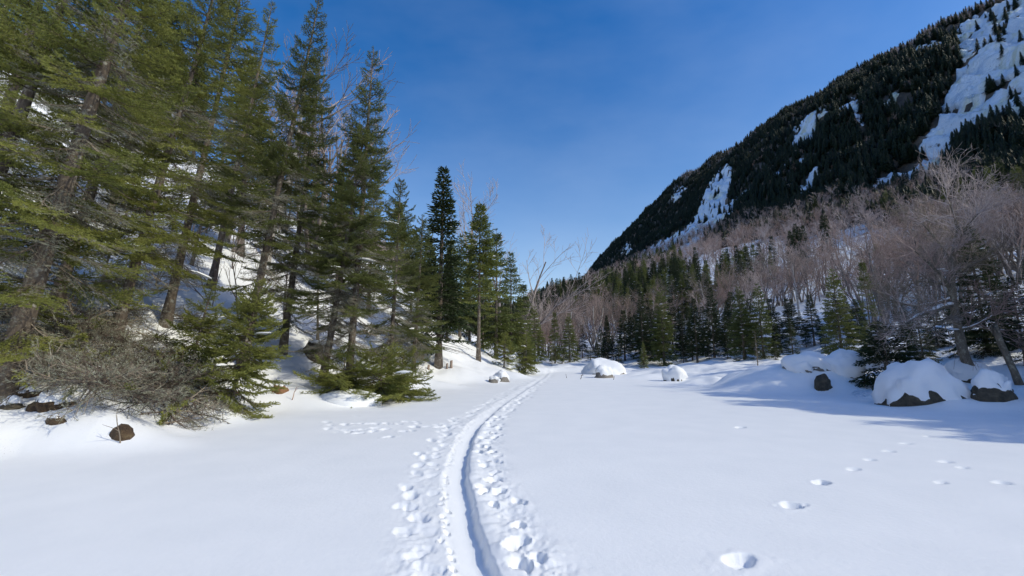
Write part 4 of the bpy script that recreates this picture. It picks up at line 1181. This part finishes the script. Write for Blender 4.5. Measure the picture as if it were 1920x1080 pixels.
# ------------------------------------------------------------------ the crooked old maple
def px_path(pts, Y, n=6):
    P = [list(at(u, v, Y + dy)) for u, v, dy in pts]
    return catmull(P, n)
def maple():
    rng = np.random.default_rng(31)
    Y = 18.6; x, y, z = place_m(1868, Y)
    root = obj('old_maple', None, loc=(x, y, z), label='crooked old maple with snow along its low limb beside the snow capped boulder', cat='bare tree')
    o0 = np.array((x, y, z))
    P = px_path([(1880, 745, 0), (1856, 736, 0), (1826, 705, 0), (1806, 660, 0), (1796, 610, .1), (1787, 560, .2), (1784, 510, .3), (1789, 470, .3), (1797, 425, .3)], Y) - o0
    P[0][2] = min(P[0][2], -.25)
    t = np.linspace(0, 1, len(P)); rad = .165 * (1 - t) ** .7 + .05 + .12 * np.exp(-t * 9)
    V, F = tube(P, rad, 14, True, rng, .05); obj('trunk', mk('trunk', V, F, M_MAPLE), root)
    limbs = [  # path in photo pixels with depth offset, radius
        ([(1787, 572, .2), (1765, 578, -.5), (1735, 588, -1.0), (1708, 602, -1.4), (1690, 612, -1.8)], .09),
        ([(1786, 560, .2), (1750, 570, .6), (1715, 574, 1.0), (1680, 566, 1.4), (1655, 560, 1.8)], .07),
        ([(1784, 548, .3), (1768, 520, -.2), (1748, 500, -.6), (1735, 488, -.9), (1715, 470, -1.2)], .08),
        ([(1786, 500, .3), (1770, 470, .8), (1752, 445, 1.2), (1730, 420, 1.5)], .08),
        ([(1787, 480, .3), (1800, 450, -.4), (1812, 425, -.9), (1835, 400, -1.2)], .08),
        ([(1785, 520, .3), (1815, 500, .4), (1845, 486, .3), (1870, 476, .2)], .05),
        ([(1795, 618, .1), (1825, 612, -.3), (1855, 596, -.6), (1880, 580, -.8)], .045),
        ([(1790, 590, .1), (1770, 600, -.8), (1745, 615, -1.3), (1715, 640, -1.5)], .05),
        ([(1796, 432, .3), (1790, 405, .3), (1780, 380, .4), (1775, 355, .4)], .07),
        ([(1784, 540, .3), (1760, 532, .4), (1725, 528, .9), (1700, 536, 1.2)], .05),
    ]
    for i, (pts, r) in enumerate(limbs):
        P2 = px_path(pts, Y, 5) - o0; tt = np.linspace(0, 1, len(P2))
        V, F = tube(P2, r * (1 - .75 * tt), 7, True, rng, .06)
        lb = obj('limb', mk('limb', V, F, M_MAPLE), root)
        out = []
        for k in range(20):
            j = rng.integers(1, len(P2)); d = P2[j] - P2[j - 1]; d /= np.linalg.norm(d)
            d = d + rng.normal(0, .65, 3); d[2] += .25; d /= np.linalg.norm(d)
            grow(rng, P2[j], d, rng.uniform(.8, 1.7), .022 * (1 - .4 * tt[j]) + .004, 2, 4, out, up=.14, wig=.35, kids=(4, 6), spread=(25, 60), shrink=(.45, .7), nseg=4)
        (V1, F1) = wood_parts(out, 0, rmin=.0055)[1]
        obj('twigs', mk('twigs', V1, F1, M_TWIG if i % 2 else M_HTWIG), lb, kind='stuff')
        if i in (0, 1, 6):                   # snow lying along the low limbs
            S = P2[: len(P2) * 4 // 5] + np.array([0, 0, r * .95]); ss = np.linspace(0, 1, len(S))
            V, F = tube(S, r * (.55 + .35 * np.sin(ss * 17 + i)) * (1 - .6 * ss) + .012, 8, True, rng, .15)
            obj('snow_ridge', mk('snow_ridge', V, F, M_CLUMP), lb)
    for (u, v, w) in ((1790, 618, .16), (1765, 505, .14), (1773, 508, .10)):
        q = obj('snow_clump', CLUMPS[1], root, loc=at(u, v, Y - .15) - Vector(o0)); q.scale = (w, w * .8, w * .6)
maple()

# ------------------------------------------------------------------ boulders, stumps, logs
def boulder(u, v, w, h, label, seed, rock=None, cover=.9, thick=.16, depth=.85, sub=4, jag=.5, name='boulder', sink=.12, dy=0, yaw=0):
    """snow-capped rock whose foot stands on the ground under photo pixel (u, v)"""
    rng = np.random.default_rng(seed)
    # march the pixel ray to the ground
    x, Y = hit(u, v); y = Y + w * depth * .35 + dy; z = ground(x, y) - h * sink
    z = min(z, ground(x, Y) )
    V, F = icosphere(sub)
    n = n3(V, 1.1, seed) * jag + n3(V, 3.0, seed + 7) * jag * .5 + n3(V, 8.0, seed + 17) * jag * .14
    # facets: clip by a few random planes
    W = V * (1 + n[:, None])
    for k in range(5):
        pn = rng.normal(size=3); pn[2] = abs(pn[2]) * .6; pn /= np.linalg.norm(pn); dd = W @ pn; lim = rng.uniform(.70, .95)
        W = W - np.maximum(dd - lim, 0)[:, None] * pn * .85
    W[:, 2] = np.maximum(W[:, 2], -.55)
    W *= np.array([w / 2, w * depth / 2, h]) / np.array([1, 1, W[:, 2].max()])
    me = mk('rock', W, F, rock or M_ROCK, smooth=True)
    root = obj(name, None, loc=(x, y, z), label=label, cat='rock'); root.empty_display_size = .2; root.rotation_euler = (0, 0, yaw)
    obj('rock', me, root)
    if cover > 0:
        N = np.zeros_like(W); fn = np.cross(W[F[:, 1]] - W[F[:, 0]], W[F[:, 2]] - W[F[:, 0]])
        for c in range(3): np.add.at(N, F[:, c], fn)
        N /= np.linalg.norm(N, axis=1, keepdims=True) + 1e-9
        m = sstep(1 - cover - .12, 1 - cover + .22, N[:, 2] * .75 + .35 * W[:, 2] / h + n3(V, 3, seed + 3) * .5)
        tn = 1 + n3(V, 2.2, seed + 31) * 1.1 + n3(V, 6.0, seed + 37) * .5
        t = thick * m * tn - .05 * (1 - m)
        C = W + N * t[:, None] * .6 + np.array([0, 0, 1.0]) * (t * .8)[:, None]
        obj('snow_cap', mk('snow_cap', C, F, M_CLUMP), root)
    return root
boulder(1137, 702, 3.7, 1.25, 'large dome shaped boulder under smooth snow with an overhanging lip on the far shore', 1, cover=.94, thick=.22, jag=.45, depth=.8)
boulder(1135, 709, 1.5, .85, 'small pointed grey rock half under snow in front of the snow dome', 2, cover=.62, thick=.14, jag=.4)
boulder(1270, 715, 1.35, .85, 'upright snow covered rock with a dark side on the far shore', 3, rock=M_ROCKD, cover=.80, thick=.22, jag=.4)
boulder(1553, 733, .95, .68, 'dark standing rock at the end of the blue drift', 4, rock=M_ROCKD, cover=.0, jag=.75, depth=.6)
boulder(1772, 752, 2.5, 1.25, 'big snow capped boulder at the foot of the crooked maple', 5, rock=M_ROCKD, cover=.72, thick=.22, jag=.50)
boulder(1712, 750, 1.5, .55, 'mossy dark rock jutting from under the snow beside the big boulder', 6, rock=M_ROCKD, cover=.30, thick=.10)
boulder(1885, 752, 1.1, .68, 'squat brown-grey rock with a small snow hat below the leaning snag', 7, rock=M_ROCKD, cover=.42, thick=.16)
boulder(1690, 752, .8, .42, 'low snow mound rock at the tip of the shaded spruce bush', 8, cover=.98, thick=.15)
boulder(1600, 705, 1.6, .9, 'snow covered rock under the tall spruce above the drift', 9, rock=M_ROCKD, cover=.85, thick=.22)
boulder(1532, 694, 2.0, .55, 'rounded snow covered rock behind the blue drift', 10, cover=.9, thick=.16, jag=.6)
boulder(1640, 690, 1.2, .7, 'snow covered rock in the dark under the shaded spruces', 18, rock=M_ROCKD, cover=.85, thick=.2)
boulder(1840, 715, 1.5, .7, 'snow covered rock in the shadow behind the crooked maple', 19, rock=M_ROCKD, cover=.85, thick=.2)
boulder(580, 672, .95, .75, 'black wet rock showing through the snow of the left bank', 11, rock=M_ROCKD, cover=.10, thick=.06, jag=.4)
boulder(640, 757, 2.3, .30, 'low snow covered boulder standing in for the shaded snow bank at the edge of the lake', 12, cover=.97, thick=.10, jag=.25, depth=.6)  # boulder added as the snow bank that lies grey in the boughs' shade
boulder(940, 716, 1.1, .55, 'angular grey rocks capped with snow beside the trail', 13, cover=.55, thick=.14, jag=.5)
boulder(925, 718, .6, .30, 'low angular rock by the snow capped ones beside the trail', 23, cover=.35, thick=.08, jag=.5)
boulder(75, 772, .70, .24, 'brown rock coloured dark as a shaded hollow of the snow under the brush', 14, rock=M_ROCKB, cover=.30, thick=.07, jag=.9)
boulder(30, 745, .50, .22, 'brown rock with snow flecks above the dark hollow rock under the brush', 34, rock=M_ROCKB, cover=.35, thick=.07, jag=.9)
boulder(8, 768, .40, .15, 'small black rock beside the dark hollow rocks under the brush', 24, rock=M_ROCKD, cover=.25, thick=.06, jag=.55)
boulder(95, 797, .42, .13, 'flat dark sliver of rock in the snow below the brown rocks', 15, rock=M_ROCKB, cover=.12, thick=.03, depth=.5)
boulder(215, 825, .42, .24, 'square brown rock with a pale twig in front of it on the bank', 36, rock=M_ROCKB, cover=.0, jag=.55, depth=.7)
boulder(960, 690, 1.6, .9, 'snow smothered rock between the saplings near the trail', 17, cover=.95, thick=.25)
boulder(520, 738, .55, .26, 'russet brown stub of rotten wood at the snow edge under the young fir', 25, rock=M_LOG, cover=.10, thick=.03, jag=.6)

def ray_ground(u, v):
    x, Y = hit(u, v)
    return np.array((x, Y, ground(x, Y)))
def log(u0, v0, u1, v1, r, label, m, seed, dz=.0, name='fallen_log', cat='log', twigs=0, dz1=None, dark=.4):
    rng = np.random.default_rng(seed)
    a = ray_ground(u0, v0); b = ray_ground(u1, v1); a[2] += dz; b[2] += dz if dz1 is None else dz1
    n = 10; t = np.linspace(0, 1, n)[:, None]; P = a + (b - a) * t + rng.normal(0, .02, (n, 3)); P[:, 2] += .06 * np.sin(t[:, 0] * 3.1)
    root = obj(name, None, loc=a, label=label, cat=cat); root.empty_display_size = .2
    V, F = tube(P - a, r * (1 - .45 * t[:, 0]), 10, True, rng, .12); obj('stem', mk('stem', V, F, m), root)
    for k in range(twigs):
        j = rng.integers(1, n); L = rng.uniform(.35, 1.15); q = int(rng.integers(4)); L0 = BR['dead'][q][0]
        kd = 'half' if rng.random() < .10 else 'dead'
        o = obj('branch', branch_mesh(kd, q, M_FIR, rng.random() < dark), root)
        o.location = P[j] - a; o.rotation_euler = (rng.uniform(0, 6.28), R(rng.uniform(-35, 38)), rng.uniform(0, 6.28)); o.scale = (L / L0,) * 3
    return root
log(395, 742, 450, 742, .11, 'reddish rotten log end lying on the snow below the young fir', M_LOG, 1, dz=.05)
log(85, 690, 240, 610, .09, 'mossy fallen trunk slanting up the bank through the brush', M_MOSSLOG, 2, dz=.12, twigs=40)
log(70, 560, 250, 555, .05, 'pale thin dead pole lying level above the brush', M_TWIG, 3, dz=.30, twigs=40)
log(240, 690, 375, 745, .045, 'dark fallen spruce top with drooping twigs over the shaded snow', M_TWIGD, 4, dz=.25, twigs=60, dark=.75)
log(100, 560, 160, 660, .035, 'bleached crooked branch hanging down in the brush', M_TWIG, 5, dz=.35, twigs=30)
log(20, 690, 120, 640, .03, 'brown dry branch at the lower edge of the brush', M_TWIG, 6, dz=.2, twigs=46)
log(200, 640, 330, 800, .03, 'dead twiggy branch reaching down to the lake edge', M_TWIGD, 7, dz=.25, twigs=50, dz1=.10, dark=.7)
log(-20, 620, 70, 600, .03, 'tangled grey branch against the foot of the thick leaning trunk', M_TWIG, 8, dz=.25, twigs=50)
log(165, 640, 250, 600, .025, 'rust coloured dead bough with brown needles in the brush', M_ORANGE, 9, dz=.35, twigs=30)
log(300, 600, 420, 640, .03, 'grey lichened branch bending towards the bushy young fir', M_TWIG, 10, dz=.3, twigs=36)
log(680, 640, 800, 640, .03, 'pale dead top lying among the twigs beside the pointed spruce', M_TWIG, 11, dz=.4, twigs=40)
log(20, 700, 170, 722, .02, 'low arching dead bough over the dark hollow rock', M_TWIG, 13, dz=.45, twigs=44)
log(120, 650, 290, 705, .025, 'springy dead bough lying across the middle of the brush', M_TWIGD, 14, dz=.55, twigs=48, dark=.6)
log(-10, 668, 130, 690, .02, 'heap of brown dry twigs at the left end of the brush', M_TWIG, 15, dz=.30, twigs=60, dark=.2)
log(190, 725, 330, 765, .02, 'fan of dark bare twigs over the shaded snow hollow', M_TWIGD, 16, dz=.40, twigs=48, dark=.8)
log(250, 650, 365, 705, .02, 'dead grey bough sloping down towards the rotten log', M_TWIG, 17, dz=.45, twigs=40)
log(300, 715, 362, 790, .02, 'outermost dead bough of the brush tipping onto the lake snow', M_TWIGD, 18, dz=.35, twigs=40, dark=.7, dz1=.15)
log(60, 748, 200, 772, .015, 'loose dead spray hanging over the snow between the brown rocks', M_TWIG, 19, dz=.55, twigs=34, dark=.3)
log(150, 772, 290, 800, .015, 'thin dead spray above the square brown rock', M_TWIGD, 20, dz=.5, twigs=34, dark=.6)
log(230, 745, 350, 792, .015, 'brittle dark spray at the outer rim of the brush', M_TWIGD, 21, dz=.5, twigs=34, dark=.7)
log(0, 722, 100, 760, .015, 'dry bough over the small black rock', M_TWIG, 22, dz=.6, twigs=36, dark=.3)
log(1838, 742, 1898, 735, .13, 'dark root arching over the snow from the crooked maple', M_MAPLE, 12, dz=.05)
def stick(u, v, h, r, label, seed, m=None, name='twig', lean=(.15, 0), fork=2):
    rng = np.random.default_rng(seed); a = ray_ground(u, v); out = []
    d = np.array([lean[0], lean[1], 1.0]); d /= np.linalg.norm(d)
    grow(rng, np.array([0, 0, -.05]), d, h, r, 0, 1 if fork else 0, out, up=.05, wig=.25, kids=(max(fork, 1), max(fork, 1)), spread=(25, 50), shrink=(.35, .6), nseg=5)
    V, F = join([(v_, f_, [0] * len(f_)) for v_, f_ in wood_parts(out, 9, rmin=.002)[:1]])[:2]
    return obj(name, mk(name, V, F, m or M_TWIG), loc=a, label=label, cat='twig')
def stump(u, v, h, r, label, seed, lean=(0, 0), m=None):
    rng = np.random.default_rng(seed); a = ray_ground(u, v)
    k = 8; t = np.linspace(0, 1, k); P = np.stack([lean[0] * h * t, lean[1] * h * t, -.2 + (h + .2) * t], -1)
    n = 12; V, F = tube(P, r * (1 + .35 * np.exp(-t * 6)) * (1 - .15 * t), n, True, rng, .10)
    V[(k - 1) * n:k * n, 2] += rng.uniform(-.22, .28, n) * h * .6          # splintered top
    return obj('stump', mk('stump', V, F, m or M_STUMP), loc=a, label=label, cat='stump')
stump(846, 690, .42, .09, 'short pinkish broken stump on the snow bank by the shaded wood', 1)
stump(838, 692, .30, .07, 'stubby half of the split stump pair by the shaded wood', 2)
stump(792, 675, .30, .10, 'weathered stump top poking from the bank beside the pale twigs', 3)
stump(802, 692, .22, .08, 'tilted grey stump below the weathered stump top', 4, lean=(.3, 0))
stump(1915, 722, 2.2, .11, 'leaning broken snag with peeling bark behind the squat rock', 5, lean=(-.30, 0), m=M_MAPLE)
stick(772, 735, .45, .022, 'lone curled brown leaf stalk on the smooth snow at the left shore', 1, M_TWIG)
stick(1062, 709, .35, .02, 'little grey stalk sticking out of the lake snow near the trail', 2, M_TWIGD, fork=1)
stick(1088, 711, .5, .03, 'clump of grey stalks sticking out of the lake snow before the dome boulder', 3, M_TWIGD, fork=4)
stick(226, 832, .55, .012, 'thin crooked pale twig standing before the square brown rock', 4, M_TWIG, lean=(0, -.1))
stick(548, 750, .45, .014, 'rust brown withered stalk at the snow edge past the russet stub', 5, M_ORANGE, lean=(.3, 0))
stick(1150, 712, .35, .03, 'stubby grey stalk in front of the small pointed rock', 6, M_TWIGD, fork=0)
print('done', round(time.time() - T0, 1), len(bpy.data.objects))
